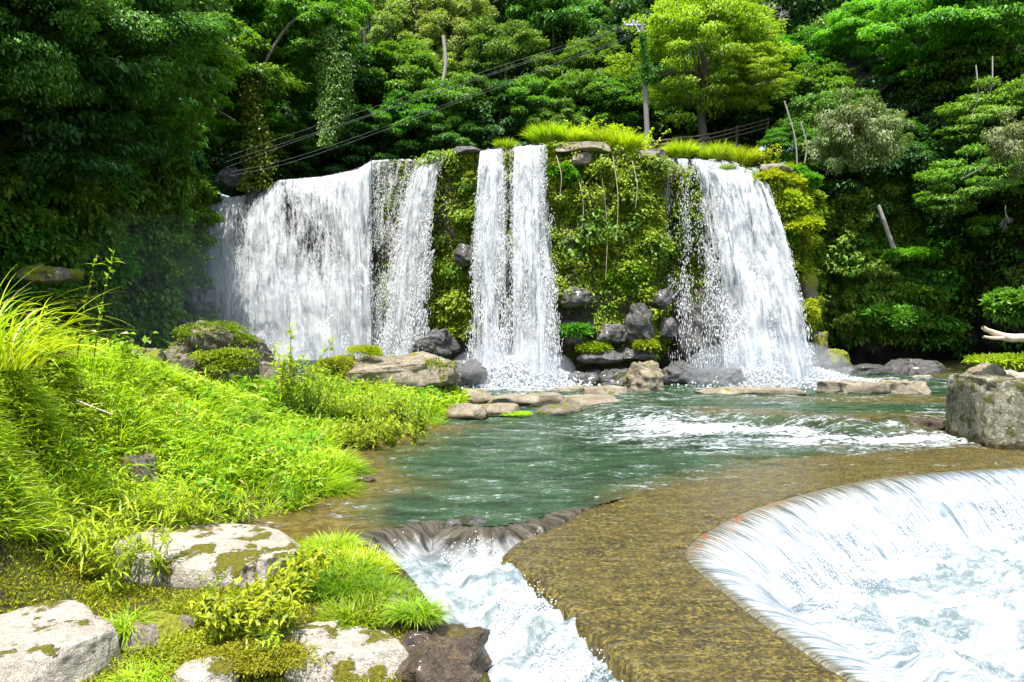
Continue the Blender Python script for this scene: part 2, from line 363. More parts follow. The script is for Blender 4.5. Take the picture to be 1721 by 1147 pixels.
orr, rpos, rnor = face('cliff', RIGHTC, 110, -.6, M['cliff_dark'], .8, 12, 51, .75, 360, 1.4)
def hillz(x, y):
    x = np.asarray(x, float); y = np.asarray(y, float)
    base = 9.0 + np.maximum(y - 45, 0) * 1.12
    rt = 10 + np.maximum(y - 40, 0) * 1.1 + np.maximum(x - 20, 0) * .5
    lf = 11 + np.maximum(y - 43, 0) * 1.0 + np.maximum(-x - 20, 0) * .8
    a = ss(9, 16, x); b = ss(-13, -20, x) if False else 1 - ss(-21, -13, x)
    return base * (1 - a) * (1 - b) + rt * a + lf * b + (fbm(p2(x, y), .25, 3, 2) - .5) * 1.6
xs = np.arange(-75, 85, 1.1); ys = np.arange(42.5, 98, 1.1); X, Y = np.meshgrid(xs, ys)
o = mesh('hillside', p2(X, Y, hillz(X, Y)), gridF(*X.shape), M['forest_floor']); o['kind'] = 'structure'

def scatter_face(pos, nor, n, dens, seed, clump=1.1):
    """random points on a face where dens(px,py,point) accepts"""
    r = np.random.default_rng(seed); nr, nc = pos.shape[:2]
    a = r.uniform(0, nr - 1.001, n); b = r.uniform(0, nc - 1.001, n); i = a.astype(int); j = b.astype(int); fa = (a - i)[:, None]; fb = (b - j)[:, None]
    p = pos[i, j] * (1-fa)*(1-fb) + pos[i+1, j]*fa*(1-fb) + pos[i, j+1]*(1-fa)*fb + pos[i+1, j+1]*fa*fb
    px, py = proj(p); m = r.random(n) < dens(px, py, p); return p[m], nor[j[m]], px[m], py[m], r
def cliff_foliage(name, label, pos, nor, n, dens, seed, mat, L=.17, lump=.35, wr=.55, droopy=.5, kind='stuff', cat='foliage'):
    p, nn, px, py, r = scatter_face(pos, nor, n, dens, seed)
    cl = fbm(p, .9, 3, seed + 3); cl2 = fbm(p, 2.6, 2, seed + 4)
    off = lump * (ss(.35, .7, cl) * 1.2 + ss(.4, .75, cl2) * .6) * r.uniform(.25, 1, len(p))
    p = p + nn * off[:, None] + rdir(len(p), r) * .05
    d = nn * .9 + rdir(len(p), r) * .9 + np.array([0, 0, -droopy]); up = nrm(nn * .5 + np.array([0, 0, 1.]) + rdir(len(p), r) * .6)
    l = L * r.uniform(.55, 1.4, len(p)) * (.75 + .6 * cl)
    var = np.clip(r.random(len(p)) * .55 + (cl2 - .3) * 1.0, 0, 1)
    V, Fc, v = leaves(p, d, up, l, l * wr, r, .25, var)
    o = mesh(name, V, Fc, mat, {'var': v}, smooth=False); o['kind'] = kind; o['label'] = label; o['category'] = cat
    return o
def box(px, py, a, b, c, d, e=12): return ss(a - e, a + e, px) * (1 - ss(b - e, b + e, px)) * ss(c - e, c + e, py) * (1 - ss(d - e, d + e, py))
def d_central(px, py, p):
    n = fbm(p, .8, 3, 77)
    a = box(px, py, 922, 1112, 240, 610) * (1 - ss(475, 520, py) * ss(.42, .52, n) ) * (1 - .9 * ss(560, 610, py))
    a = a * (.3 + .7 * ss(.36, .47, fbm(p, 1.3, 3, 177)))
    a = np.maximum(a, box(px, py, 718, 806, 250, 560) * (1 - .85 * box(px, py, 735, 770, 280, 400)) * (1 - .9 * box(px, py, 755, 800, 400, 440)))
    a = np.maximum(a, box(px, py, 1112, 1235, 285, 480) * .75 * ss(.30, .5, n))
    a = np.maximum(a, box(px, py, 625, 720, 275, 560) * .08 * ss(.4, .55, n))
    a = np.maximum(a, box(px, py, 840, 885, 260, 440) * .5)
    a = np.maximum(a, box(px, py, 1262, 1400, 280, 620))
    return a
cliff_foliage('cliff_foliage', 'mossy yellow-green creepers and ferns covering the sunny rock face between the falls', cpos, cnor, 430000, d_central, 1, M['leaf_moss'], .115, .38)
cliff_foliage('cliff_foliage', 'darker green ferns scattered among the moss on the central rock face', cpos, cnor, 110000, lambda px, py, p: d_central(px, py, p) * ss(.48, .6, fbm(p, .7, 3, 99)), 2, M['leaf_mid'], .15, .5)
cliff_foliage('ivy', 'dark ivy and ferns hanging over the shaded cliff on the left', lpos, lnor, 560000, lambda px, py, p: ss(.30, .44, fbm(p, .5, 4, 5)) * (px > -250), 3, M['leaf_cliff'], .18, .9, cat='ivy')
cliff_foliage('ivy', 'brighter green creeper clumps on the shaded cliff on the left', lpos, lnor, 170000, lambda px, py, p: ss(.50, .60, fbm(p, .6, 3, 15)) * (px > -250), 4, M['leaf_mid'], .18, .8, cat='ivy')
def d_right(px, py, p):
    n = fbm(p, .5, 3, 8); base = ss(.42, .56, n) * (1 - ss(470, 540, py))
    bush = box(px, py, 1395, 1580, 400, 560, 25) * ss(.30, .42, n)
    cave = box(px, py, 1590, 1700, 420, 640, 30)
    return np.clip(np.maximum(base * (1 - .93 * cave), bush), 0, 1)
cliff_foliage('ferns', 'dark ferns and shrubs growing on the cave-like cliff on the right', rpos, rnor, 380000, d_right, 6, M['leaf_cliff'], .18, .9, cat='ferns')
cliff_foliage('shrubbery', 'fresh green shrubs spilling down the right cliff beside the pale leaning pole', rpos, rnor, 170000, lambda px, py, p: box(px, py, 1420, 1575, 400, 575, 18) * ss(.36, .5, fbm(p, .9, 3, 18)) + .12 * (px > 1580) * ss(.5, .6, fbm(p, .7, 3, 28)), 7, M['leaf_mid'], .19, 1.5, cat='shrubs')
# ------------------------------------------------------------------ trees
def crown(seed, R3, nclump, nleaf, L, cr, flat=.45, up=.35, wr=.45, droop=.3, fill=.45, hang=0.0):
    r = np.random.default_rng(seed); R3 = np.array(R3)
    d = rdir(nclump * 3, r); d = d[r.random(len(d)) < (.45 + .55 * ss(-.7, .3, d[:, 2]))][:nclump]
    rad = r.uniform(fill, 1, len(d)) ** .7 * (.72 + .55 * fbm(d * 1.7 + seed, 1, 2, seed))
    c = d * R3 * rad[:, None]; crs = cr * r.uniform(.55, 1.3, len(c))
    k = r.integers(0, len(c), nclump * nleaf); N = len(k)
    q = rdir(N, r); q[:, 2] = np.where(r.random(N) < .6, np.abs(q[:, 2]), q[:, 2]); q = q * r.uniform(.55, 1.08, (N, 1))
    q2 = q * [1, 1, flat]; p = c[k] + q2 * crs[k][:, None]
    p += (fbm(p * 1.0, 2.2, 2, seed)[:, None] - .5) * d[k] * cr * .7
    p[:, 2] -= hang * r.random(N) ** 2 * crs[k]
    out = nrm(c[k] * [1, 1, .4] + q); g = out * .8 + rdir(N, r) * .7 + np.array([0, 0, -droop])
    n = nrm(np.array([0, 0, 1.]) + q * .6 + rdir(N, r) * .45)
    var = np.clip(.35 * r.random(N) + .35 * r.random(len(c))[k] + .4 * (q[:, 2] > .2), 0, 1)
    l = L * r.uniform(.6, 1.35, N)
    V, Fc, v = leaves(p, g, n, l, l * wr, r, .2, var)
    return V, Fc, v, c
def trunk_mesh(seed, c, H_, r0, lean=(0, 0), nl=16):
    r = np.random.default_rng(seed + 500); parts = []
    base = np.array([lean[0], lean[1], -H_]); mid = base * .45 + r.normal(0, .15, 3) * H_ * .12; 
    parts.append(tube(spline([base, base * .7 + r.normal(0, .1, 3), mid, mid * .2, (0, 0, .6)], 14), np.linspace(r0, r0 * .35, 14)))
    for k in r.choice(len(c), min(nl, len(c)), False):
        e = c[k]; s0 = mid * r.uniform(.2, 1); m = (s0 + e) / 2 + np.array([0, 0, -.12 * np.linalg.norm(e)]) + r.normal(0, .2, 3)
        parts.append(tube(spline([s0, m, e * .97], 9), np.linspace(r0 * .24, r0 * .05, 9), 5))
    return join(parts)
PROTO = {}
def proto(kind):
    if kind in PROTO: return PROTO[kind]
    a = dict(
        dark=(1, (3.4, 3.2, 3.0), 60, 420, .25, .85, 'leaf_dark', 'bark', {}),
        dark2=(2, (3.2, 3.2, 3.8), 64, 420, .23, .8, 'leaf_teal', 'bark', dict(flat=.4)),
        mid=(3, (3.3, 3.2, 2.7), 60, 420, .25, .85, 'leaf_mid', 'bark', dict(flat=.4)),
        pale=(4, (3.2, 3.2, 3.2), 74, 360, .20, .62, 'leaf_pale', 'bark_pale', dict(flat=.75)),
        bright=(5, (3.6, 3.4, 2.5), 48, 430, .27, .95, 'leaf_bright', 'bark', dict(flat=.28, droop=.45)),
        layered=(6, (3.6, 3.2, 2.5), 46, 440, .22, .95, 'leaf_mid', 'bark', dict(flat=.22, droop=.5)),
        yellow=(8, (4.5, 3.8, 3.9), 130, 330, .19, .9, 'leaf_yellow', 'bark', dict(flat=.3, fill=.4)),
        grey=(9, (2.9, 2.0, 2.1), 40, 200, .18, .48, 'leaf_grey', 'bark_pale', dict(flat=.5, droop=1.0, hang=1.5, fill=.15)),
        shade=(10, (3.6, 3.2, 3.0), 75, 850, .14, .85, 'leaf_teal', 'bark', dict(flat=.35, droop=.4, hang=.3)),
    )[kind]
    V, Fc, v, c = crown(a[0], a[1], a[2], a[3], a[4], a[5], **a[8])
    PROTO[kind] = dict(cm=(V, Fc, v, M[a[6]]), c=c, seed=a[0], tmat=M[a[7]], me=None, tr={}); return PROTO[kind]
TREES = []
def tree(kind, px, py, Y, s, label, group='trees on the slope above the falls', rot=None, cat='tree', sq=1.0):
    pr = proto(kind); c = P(px, py, Y); r = np.random.default_rng(int(px * 7 + py))
    side = group != 'trees on the slope above the falls'; H_ = 1.6 if side else (6.5 if kind == 'yellow' else 4.2); lean = 4.2 if side else 0.0
    root = empty('tree', (c[0], c[1], c[2] - H_ * s * sq), label, cat, group)
    if (H_, lean) not in pr['tr']:
        t = trunk_mesh(pr['seed'], pr['c'], H_, .30 if kind == 'yellow' else (.05 if side else .15), (0, lean), 26 if kind == 'yellow' else 16)
        a = mesh('trunk', t[0], t[1], pr['tmat']); pr['tr'][(H_, lean)] = a.data
    else: a = bpy.data.objects.new('trunk', pr['tr'][(H_, lean)]); COL.objects.link(a)
    if pr['me'] is None:
        V, Fc, v, cm = pr['cm']; b = mesh('crown', V, Fc, cm, {'var': v}, smooth=False); pr['me'] = b.data
    else: b = bpy.data.objects.new('crown', pr['me']); COL.objects.link(b)
    root.rotation_euler = (0, 0, (r.uniform(-.7, .7) if side else r.uniform(0, 6.28)) if rot is None else rot); root.scale = (s, s, s * sq)
    for o in (a, b): o.parent = root; o.location = (0, 0, H_)
    return root
G2 = 'trees leaning over the left cliff'; G3 = 'trees over the right cliff'
for a in [
 ('pale', 612, 62, 53, 1.15, 'pale-topped tree at the upper left centre, tallest of the light crowns'),
 ('pale', 700, 40, 57, 1.2, 'pale green tree at the top edge, right of the tallest light crown'),
 ('pale', 770, 75, 54, 1.0, 'pale feathery tree at the right end of the light crowns'),
 ('mid', 668, 140, 50, .95, 'mid green tree just below the pale crowns, left of centre'),
 ('pale', 720, 140, 52, .8, 'small pale tree tucked beneath the light crowns'),
 ('dark', 850, 30, 58, 1.2, 'dark tree at the top edge above the twin falls'),
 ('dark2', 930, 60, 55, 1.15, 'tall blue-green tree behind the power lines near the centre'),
 ('pale', 1010, 20, 58, .9, 'light tree at the top edge just left of the pole top'),
 ('dark', 1075, 75, 52, 1.0, 'dark tree directly behind the top of the utility pole'),
 ('dark2', 850, 130, 51, 1.0, 'dark tree crossed by the power lines above the twin falls'),
 ('mid', 1005, 120, 50, .8, 'greenish tree between the centre and the utility pole'),
 ('dark', 590, 160, 50, .95, 'dark tree beneath the pale crowns behind the hanging ivy'),
 ('layered', 632, 240, 47, .8, 'layered green tree just above the lip of the second fall'),
 ('mid', 700, 215, 47.5, .8, 'mid green tree above the lip left of the moss strip'),
 ('layered', 770, 190, 48, .85, 'spreading green tree above the narrow moss strip'),
 ('dark2', 760, 245, 46.5, .6, 'low dark bush-like tree right behind the narrow moss strip'),
 ('dark', 840, 205, 48, .8, 'dark green tree behind the top of the twin falls'),
 ('mid', 905, 185, 47.5, .7, 'broad green tree above the twin falls'),
 ('layered', 985, 180, 48, .85, 'dark layered tree above the central grass clumps'),
 ('mid', 1045, 190, 47, .8, 'leafy tree immediately left of the utility pole'),
 ('dark2', 940, 225, 46, .55, 'low dark tree behind the tall grass at the top of the rock'),
 ('yellow', 1185, 95, 41, .98, 'big yellow-green tree spreading right of the utility pole'),
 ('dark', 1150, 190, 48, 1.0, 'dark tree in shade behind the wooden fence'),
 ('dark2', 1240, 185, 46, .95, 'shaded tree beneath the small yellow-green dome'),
 ]: tree(*a)
for a in [
 ('yellow', 1268, 130, 39, .42, 'small yellow-green dome beside the big yellow-green tree'),
 ('dark', 1340, 30, 50, 1.1, 'dark tree at the top edge right of the big yellow-green tree'),
 ('mid', 1330, 130, 45, .9, 'mid green tree right of the small yellow-green dome'),
 ('bright', 1452, 52, 42, .55, 'light lime domed tree near the top edge, above the drooping pale tree'),
 ('dark2', 1420, 110, 46, 1.0, 'dark tree under the light lime dome'),
 ('mid', 1370, 170, 42, .7, 'green tree left of the drooping pale tree'),
 ('bright', 1570, 60, 38, .85, 'bright green tree at the upper right with drooping leaf sprays'),
 ('bright', 1690, 50, 37, .85, 'bright green tree in the top right corner'),
 ('mid', 1630, 130, 38, .8, 'mid green tree below the two bright crowns at the upper right'),
 ('dark', 1520, 160, 42, .95, 'dark tree under the bright drooping crown'),
 ('grey', 1440, 215, 33, .8, 'pale grey-green drooping tree jutting from the right cliff'),
 ('grey', 1490, 225, 32.5, .6, 'small pale bough at the right tip of the drooping tree'),
 ('grey', 1400, 250, 33, .5, 'small pale bough hanging at the left of the drooping tree'),
 ('dark2', 1400, 245, 38, .8, 'dark tree filling the shade behind the drooping pale tree'),
 ('dark', 1580, 240, 39, .9, 'dark tree at mid height on the right slope'),
 ('layered', 1690, 200, 34, .7, 'layered green tree at the right edge, middle of the slope'),
 ('grey', 1712, 240, 29, .6, 'pale leafy bough at the right edge above the shaded layered tree'),
 ('layered', 1660, 320, 32, .72, 'shaded layered tree reaching over the river at the right edge'),
 ('mid', 1330, 255, 36, .45, 'small tree just behind the bushes right of the right-hand fall'),
 ('dark', 1490, 290, 37, .8, 'dark tree crown hanging over the pale leaning pole'),
 ('dark', 1590, 330, 36.5, .75, 'dark crown overhanging the hollow in the right cliff'),
 ]: tree(*a, group=G3)
for a in [
 ('shade', 30, 40, 19, .8, 'blue-green tree in the top left corner'),
 ('shade', 165, 50, 21, .75, 'blue-green tree overhanging the left cliff, second from the corner'),
 ('dark', 90, 190, 21, .7, 'dark shaded tree below the top left corner'),
 ('bright', 275, 110, 26, .75, 'lit green tree between the blue-green trees and the wide maple'),
 ('mid', 225, 205, 24, .5, 'mid green boughs low over the bare patch of the left cliff'),
 ('bright', 330, 50, 40, 1.15, 'lit maple at the top edge left of the tall hanging ivy'),
 ('bright', 420, 85, 40, 1.15, 'wide lit maple reaching towards the hanging ivy'),
 ('layered', 365, 150, 37, 1.0, 'layered maple with flat sprays above the left cliff'),
 ('layered', 455, 170, 42, .8, 'maple with flat sprays just left of the hanging ivy'),
 ('mid', 275, 225, 29, .42, 'green maple sprays over the leftmost edge of the falls'),
 ('bright', 495, 20, 44, 1.2, 'yellow-green lit crown at the top edge above the hanging ivy'),
 ('bright', 435, 215, 38, .5, 'small sunlit tree seen through the gap left of the hanging ivy'),
 ('mid', 525, 50, 39, .7, 'mid green tree whose right side carries the tall hanging ivy'),
 ('mid', 480, 250, 44, .6, 'green tree low behind the power lines at the left'),
 ('dark', 550, 250, 46, .7, 'dark tree right above the lip of the big left fall'),
 ('dark', 20, -30, 20, 1.0, 'dark shaded crown cut by the top left corner'),
 ('dark2', 220, -20, 24, 1.0, 'dark crown cut by the top edge at the left'),
 ]: tree(*a, group=G2)

# undergrowth that fills the slope behind the trees
r = np.random.default_rng(77)
nc = 5200; x = r.uniform(-42, 50, nc); y = r.uniform(43, 74, nc); z = hillz(x, y)
k = np.repeat(np.arange(nc), 105); N = len(k); q = rdir(N, r); q[:, 2] = np.abs(q[:, 2]) * .8
rad = r.uniform(.6, 1.9, nc)[k][:, None]
p = p2(x, y, z + .2)[k] + q * rad * r.uniform(.7, 1.05, (N, 1)) + np.array([0, 0, .3])
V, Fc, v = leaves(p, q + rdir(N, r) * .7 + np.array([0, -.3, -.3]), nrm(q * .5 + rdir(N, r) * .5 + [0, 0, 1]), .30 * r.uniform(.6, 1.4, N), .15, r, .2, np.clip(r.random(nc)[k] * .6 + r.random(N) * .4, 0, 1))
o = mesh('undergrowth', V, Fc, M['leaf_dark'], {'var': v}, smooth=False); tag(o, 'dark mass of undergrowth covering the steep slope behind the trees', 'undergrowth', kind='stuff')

# leafy mass on the tops of the side cliffs
def topmass(pos, nor, n, seed, mat, label, back=(0, 9), rise=.7):
    r = np.random.default_rng(seed); j = r.integers(0, pos.shape[1] - (60 if pos is lpos else 0), n); b = r.uniform(back[0], back[1], n)
    c = pos[2, j] - nor[j] * b[:, None]; c[:, 2] += b * rise + .4
    k = np.repeat(np.arange(n), 110); N = len(k); q = rdir(N, r); q[:, 2] *= .7; rad = r.uniform(.5, 1.3, n)[k][:, None]
    p = c[k] + q * rad * r.uniform(.6, 1.05, (N, 1))
    V, Fc, v = leaves(p, q + rdir(N, r) * .7 + np.array([0, 0, -.5]), nrm(q * .4 + rdir(N, r) * .5 + [0, 0, 1]), .26 * r.uniform(.6, 1.4, N), .12, r, .2, np.clip(r.random(n)[k] * .6 + r.random(N) * .4, 0, 1))
    o = mesh('undergrowth', V, Fc, mat, {'var': v}, smooth=False); tag(o, label, 'undergrowth', kind='stuff')
topmass(lpos, lnor, 1500, 5, M['leaf_dark'], 'dark leafy undergrowth along the top of the left cliff')
topmass(rpos, rnor, 500, 8, M['leaf_dark'], 'dark leaves hanging over the brink of the right cliff', back=(-1.2, 1.2), rise=.3)
topmass(lpos, lnor, 450, 9, M['leaf_dark'], 'dark leaves hanging over the brink of the left cliff', back=(-.8, 1.2), rise=.3)
topmass(rpos, rnor, 1000, 6, M['leaf_dark'], 'dark leafy undergrowth along the top of the right cliff')

# hanging ivy column
r = np.random.default_rng(21)
c0 = P(548, 60, 38); c1 = P(560, 235, 38)
root = empty('ivy_covered_tree', (c1[0], c1[1], 7), 'tall ivy-clad drooping tree hanging left of centre above the big fall', 'ivy-clad tree')
N = 26000; t = r.random(N) ** .8; ax = P(0, 0, 38) * 0
pxs = 545 + 18 * np.sin(t * 3) + r.normal(0, 1, N) * 5; pys = 45 + t * 200
wd = np.where(t < .7, 26 * (1 - .3 * t), 22 - 24 * (t - .7) / .3)
side = r.uniform(-1, 1, N); pys = pys - 30 * side * side * (t < .2)
p = P(pxs + side * wd * (.7 + .5 * fbm(p2(t * 9, side * 2), 1, 3, 4)), pys, 38 + r.uniform(-.8, .6, N) * (1 - side ** 2))
V, Fc, v = leaves(p, rdir(N, r) * .6 + np.array([0, -.5, -.9]), nrm(rdir(N, r) * .5 + [0, -.5, .8]), .15 * r.uniform(.6, 1.4, N), .09, r)
mesh('foliage', V, Fc, M['leaf_mid'], {'var': v}, smooth=False, parent=root).location = -root.location
tb = tube(spline([P(430, 330, 36.5), P(425, 240, 37), P(440, 120, 37.4), P(500, 30, 37.8), P(545, 60, 38), P(556, 200, 38)], 30), np.linspace(.1, .05, 30))
mesh('trunk', tb[0], tb[1], M['bark'], parent=root).location = -root.location
# ivy covered trunk by the gap
root = empty('ivy_clad_tree', P(428, 325, 37), 'slim ivy-covered trunk standing above the left shoulder of the big fall', 'tree trunk')
tb = tube(spline([P(430, 322, 36.9), P(424, 260, 36.9), P(430, 190, 36.9), P(440, 110, 36.9)], 16), np.linspace(.28, .14, 16))
mesh('trunk', tb[0], tb[1], M['bark'], parent=root).location = -root.location
N = 9000; t = r.random(N); p = P(428 + 8 * np.sin(t * 5) + r.normal(0, 12, N) * (1 - .5 * t), 320 - t * 190, 36.7 + r.normal(0, .35, N))
V, Fc, v = leaves(p, rdir(N, r) + [0, -.5, -.7], nrm(rdir(N, r) * .5 + [0, -.4, .8]), .17, .1, r)
mesh('foliage', V, Fc, M['leaf_moss'], {'var': v * .4}, smooth=False, parent=root).location = -root.location

# dead branchy trees / roots
def branchy(name, label, cat, base, dirv, L, seed, mat, n=3, r0=.05, spread=.6, drop=0.0, lv=3):
    r = np.random.default_rng(seed); parts = []
    def rec(p, d, l, rr, k):
        e = p + d * l; m = (p + e) / 2 + r.normal(0, .06, 3) * l + np.array([0, 0, -drop * l * .2])
        parts.append(tube(spline([p, m, e], 6), np.linspace(rr, rr * .6, 6), 5))
        if k > 0:
            for _ in range(n): rec(p + (e - p) * r.uniform(.5, 1), nrm(d + r.normal(0, spread, 3) + np.array([0, 0, -drop])), l * r.uniform(.5, .8), rr * .55, k - 1)
    rec(np.array(base, float), nrm(np.array(dirv, float)), L, r0, lv); V, Fc, _ = join(parts)
    return tag(mesh(name, V, Fc, mat, loc=base), label, cat)
branchy('bare_tree', 'bare whitish twiggy tree between the big yellow-green tree and the dark slope', 'bare tree', P(1288, 75, 41), (0, -.1, 1), 1.0, 3, M['bark_pale'], 5, .05, .65)
branchy('hanging_roots', 'bundle of pale roots hanging from the right cliff above the hollow', 'roots', P(1566, 290, 35.2), (0, -.1, -1), 1.1, 5, M['bark_pale'], 4, .03, .22, .5)
branchy('hanging_roots', 'short pale roots hanging higher up, right of the long root bundle', 'roots', P(1598, 270, 35), (.1, 0, -1), .6, 6, M['bark_pale'], 3, .025, .2, .5)
branchy('hanging_roots', 'tangled thin roots at the right edge under the layered tree', 'roots', P(1690, 345, 31), (.1, 0, -1), .5, 8, M['bark_pale'], 4, .022, .6, .3)
for i, (a, b, c_, d_, lab) in enumerate([(1318, 170, 1340, 290, 'thin vine hanging right of the small yellow-green dome'), (1640, 110, 1632, 200, 'thin pale stem below the bright crowns at the upper right'), (1668, 95, 1650, 190, 'slanting pale stem nearest the right edge'), (1345, 205, 1352, 275, 'looping thin vine beside the drooping pale tree'), (745, 60, 742, 150, 'slender pale trunk among the pale crowns')]):
    t0, t1 = P(a, b, 34 if a > 1000 else 47), P(c_, d_, 34 if a > 1000 else 47); m = (t0 + t1) / 2 + [.2, 0, -.1]
    V, Fc, _ = tube(spline([t0, m, t1], 14), .035 if a > 1000 else .12, 5); tag(mesh('vine' if a > 1000 else 'bare_tree', V, Fc, M['bark_pale'], loc=t1), lab, 'vine' if a > 1000 else 'tree')
for i, (a, b, c_, lab) in enumerate([(1030, 262, 400, 'longest pale creeper strand hanging on the central moss face'), (972, 300, 385, 'pale creeper strand second from the left on the central face'), (1062, 270, 350, 'short pale creeper strand near the right of the central face'), (935, 262, 330, 'pale creeper strand beside the twin falls'), (1012, 300, 470, 'thin creeper strand ending low in the middle of the central face')]):
    t0 = P(a, b, 28.95); t1 = P(a + 6, c_, 28.7); V, Fc, _ = tube(spline([t0, (t0 + t1) / 2 + [.12, -.05, 0], t1], 18), np.linspace(.018, .008, 18), 4)
    tag(mesh('creeper_strand', V, Fc, M['twig'], loc=t1), lab, 'creeper')
# leaning pale pole
V, Fc, _ = tube(spline([P(1476, 345, 35), P(1492, 390, 34.9), P(1509, 438, 34.8)], 12), np.linspace(.085, .12, 12), 10)
tag(mesh('leaning_pole', V, Fc, M['bark_pale'], loc=P(1509, 438, 34.8)), 'pale weathered pole leaning against the right cliff', 'pole')
# driftwood branch at right
root = empty('driftwood_branch', P(1721, 573, 19), 'bare pale driftwood branch reaching in from the right edge', 'branch')
V, Fc, _ = tube(spline([P(1900, 640, 19.5), P(1780, 590, 19), P(1730, 570, 19), P(1695, 568, 19), P(1670, 560, 18.9), P(1652, 551, 18.8)], 30), np.concatenate([np.linspace(.17, .09, 22), np.linspace(.085, .045, 8)]), 9)
V += (fbm(V, 6, 3, 2)[:, None] - .5) * .05
mesh('branch', V, Fc, M['drift'], parent=root).location = -root.location
V, Fc, _ = tube(spline([P(1692, 567, 19), P(1672, 569, 18.8), P(1653, 566, 18.7)], 10), np.linspace(.06, .03, 10), 7)
mesh('twig', V, Fc, M['drift'], parent=root).location = -root.location

# ------------------------------------------------------------------ utility pole, wires, fence
def boxm(c, s, rz=0):
    c = np.array(c, float); s = np.array(s, float) / 2
    q = np.array([[-1,-1,-1],[1,-1,-1],[1,1,-1],[-1,1,-1],[-1,-1,1],[1,-1,1],[1,1,1],[-1,1,1]]) * s
    ca, sa = math.cos(rz), math.sin(rz); q = np.stack([q[:,0]*ca-q[:,1]*sa, q[:,0]*sa+q[:,1]*ca, q[:,2]], -1)
    return q + c, np.array([[0,3,2,1],[4,5,6,7],[0,1,5,4],[1,2,6,5],[2,3,7,6],[3,0,4,7]]), np.zeros(8)
YP = 39.0; pb = P(1089, 252, YP); pt = P(1079, 40, YP); pt2 = pt
root = empty('utility_pole', pb, 'grey concrete utility pole with a side arm and creeper, above the falls', 'utility pole')
def part(name, m, mat, smooth=True):
    o = mesh(name, m[0], m[1], mat, parent=root, smooth=smooth); o.location = -root.location; return o
part('pole', tube(np.stack([np.linspace(pb[i], pt[i], 12) for i in range(3)], -1), np.linspace(.15, .095, 12), 14), M['concrete_pole'])
arm0, arm1 = P(1079, 62, YP), P(1062, 34, YP)
part('side_arm', tube([arm0, (arm0 + arm1) / 2, arm1], .06, 8), M['metal'])
part('crossarm', boxm(P(1067, 43, YP), (1.15, .09, .09)), M['metal'], False)
part('crossarm', boxm(P(1079, 54, YP), (.5, .09, .08)), M['metal'], False)
for px in (1050, 1058, 1064, 1071):
    c = P(px, 40, YP); ins = [tube([c + [0, 0, -.12], c + [0, 0, -.05], c, c + [0, 0, .05], c + [0, 0, .12]], np.array([.03, .07, .05, .07, .02]), 8)]
    part('insulator', join(ins), M['ceramic'])
N = 2600; t = r.random(N); p = P(1080 + 9 * t + r.normal(0, 1, N) * (2.5 + 5 * np.exp(-((t - .75) / .12) ** 2)), 55 + t * 85, YP - .15 + r.normal(0, .14, N))
V, Fc, v = leaves(p, rdir(N, r) + [0, -.4, -.5], nrm(rdir(N, r) + [0, -.5, .8]), .13, .08, r); o = mesh('creeper', V, Fc, M['leaf_mid'], {'var': v}, smooth=False, parent=root); o.location = -root.location
wires = [((1056, 42), (592, 188), (384, 262), 'uppermost'), ((1050, 47), (600, 196), (380, 272), 'second from the top'), ((1052, 50), (560, 212), (380, 282), 'third from the top'),
         ((1060, 60), (560, 240), (386, 290), 'fourth from the top'), ((1060, 63), (560, 246), (388, 296), 'lowest')]
for (a, b, c_, lab) in wires:
    V, Fc, _ = tube(spline([P(a[0], a[1], YP), P(b[0], b[1] + 4, 36.5), P(c_[0], c_[1], 35)], 40), .0055, 5)
    tag(mesh('power_line', V, Fc, M['wire'], loc=P(a[0], a[1], YP)), lab + ' of the thin power lines running down left from the utility pole', 'power line', 'power lines left of the pole')
for (a, b, lab) in [((1066, 36), (1140, 5), 'upper'), ((1072, 42), (1140, 22), 'lower')]:
    V, Fc, _ = tube(np.stack([np.linspace(P(*a, YP)[i], P(b[0] + 60, b[1] - 22, 43)[i], 14) for i in range(3)], -1), .014, 5)
    tag(mesh('power_line', V, Fc, M['wire'], loc=P(*a, YP)), lab + ' of the two short power lines leaving the pole to the right', 'power line', 'power lines right of the pole')
# fence: rails and posts
root = empty('wooden_fence', P(1089, 262, 38.6), 'wooden post-and-rail fence running up behind the grass right of the pole', 'fence')
fp = [(1070, 262, 39.5), (1098, 256, 39), (1143, 250, 38.8), (1190, 244, 39.4), (1238, 232, 40), (1290, 218, 41)]
for i, (a, b, d) in enumerate(fp):
    c = P(a, b, d); part('post', tube([c + [0, 0, -.9], c, c + [0, 0, .62]], .075, 8), M['wood'])
for h in (.1, .32, .52):
    pts = np.array([P(a, b, d) + [0, -.09, h] for a, b, d in fp]); part('rail', tube(spline(pts, 30), .042, 6), M['wood'])

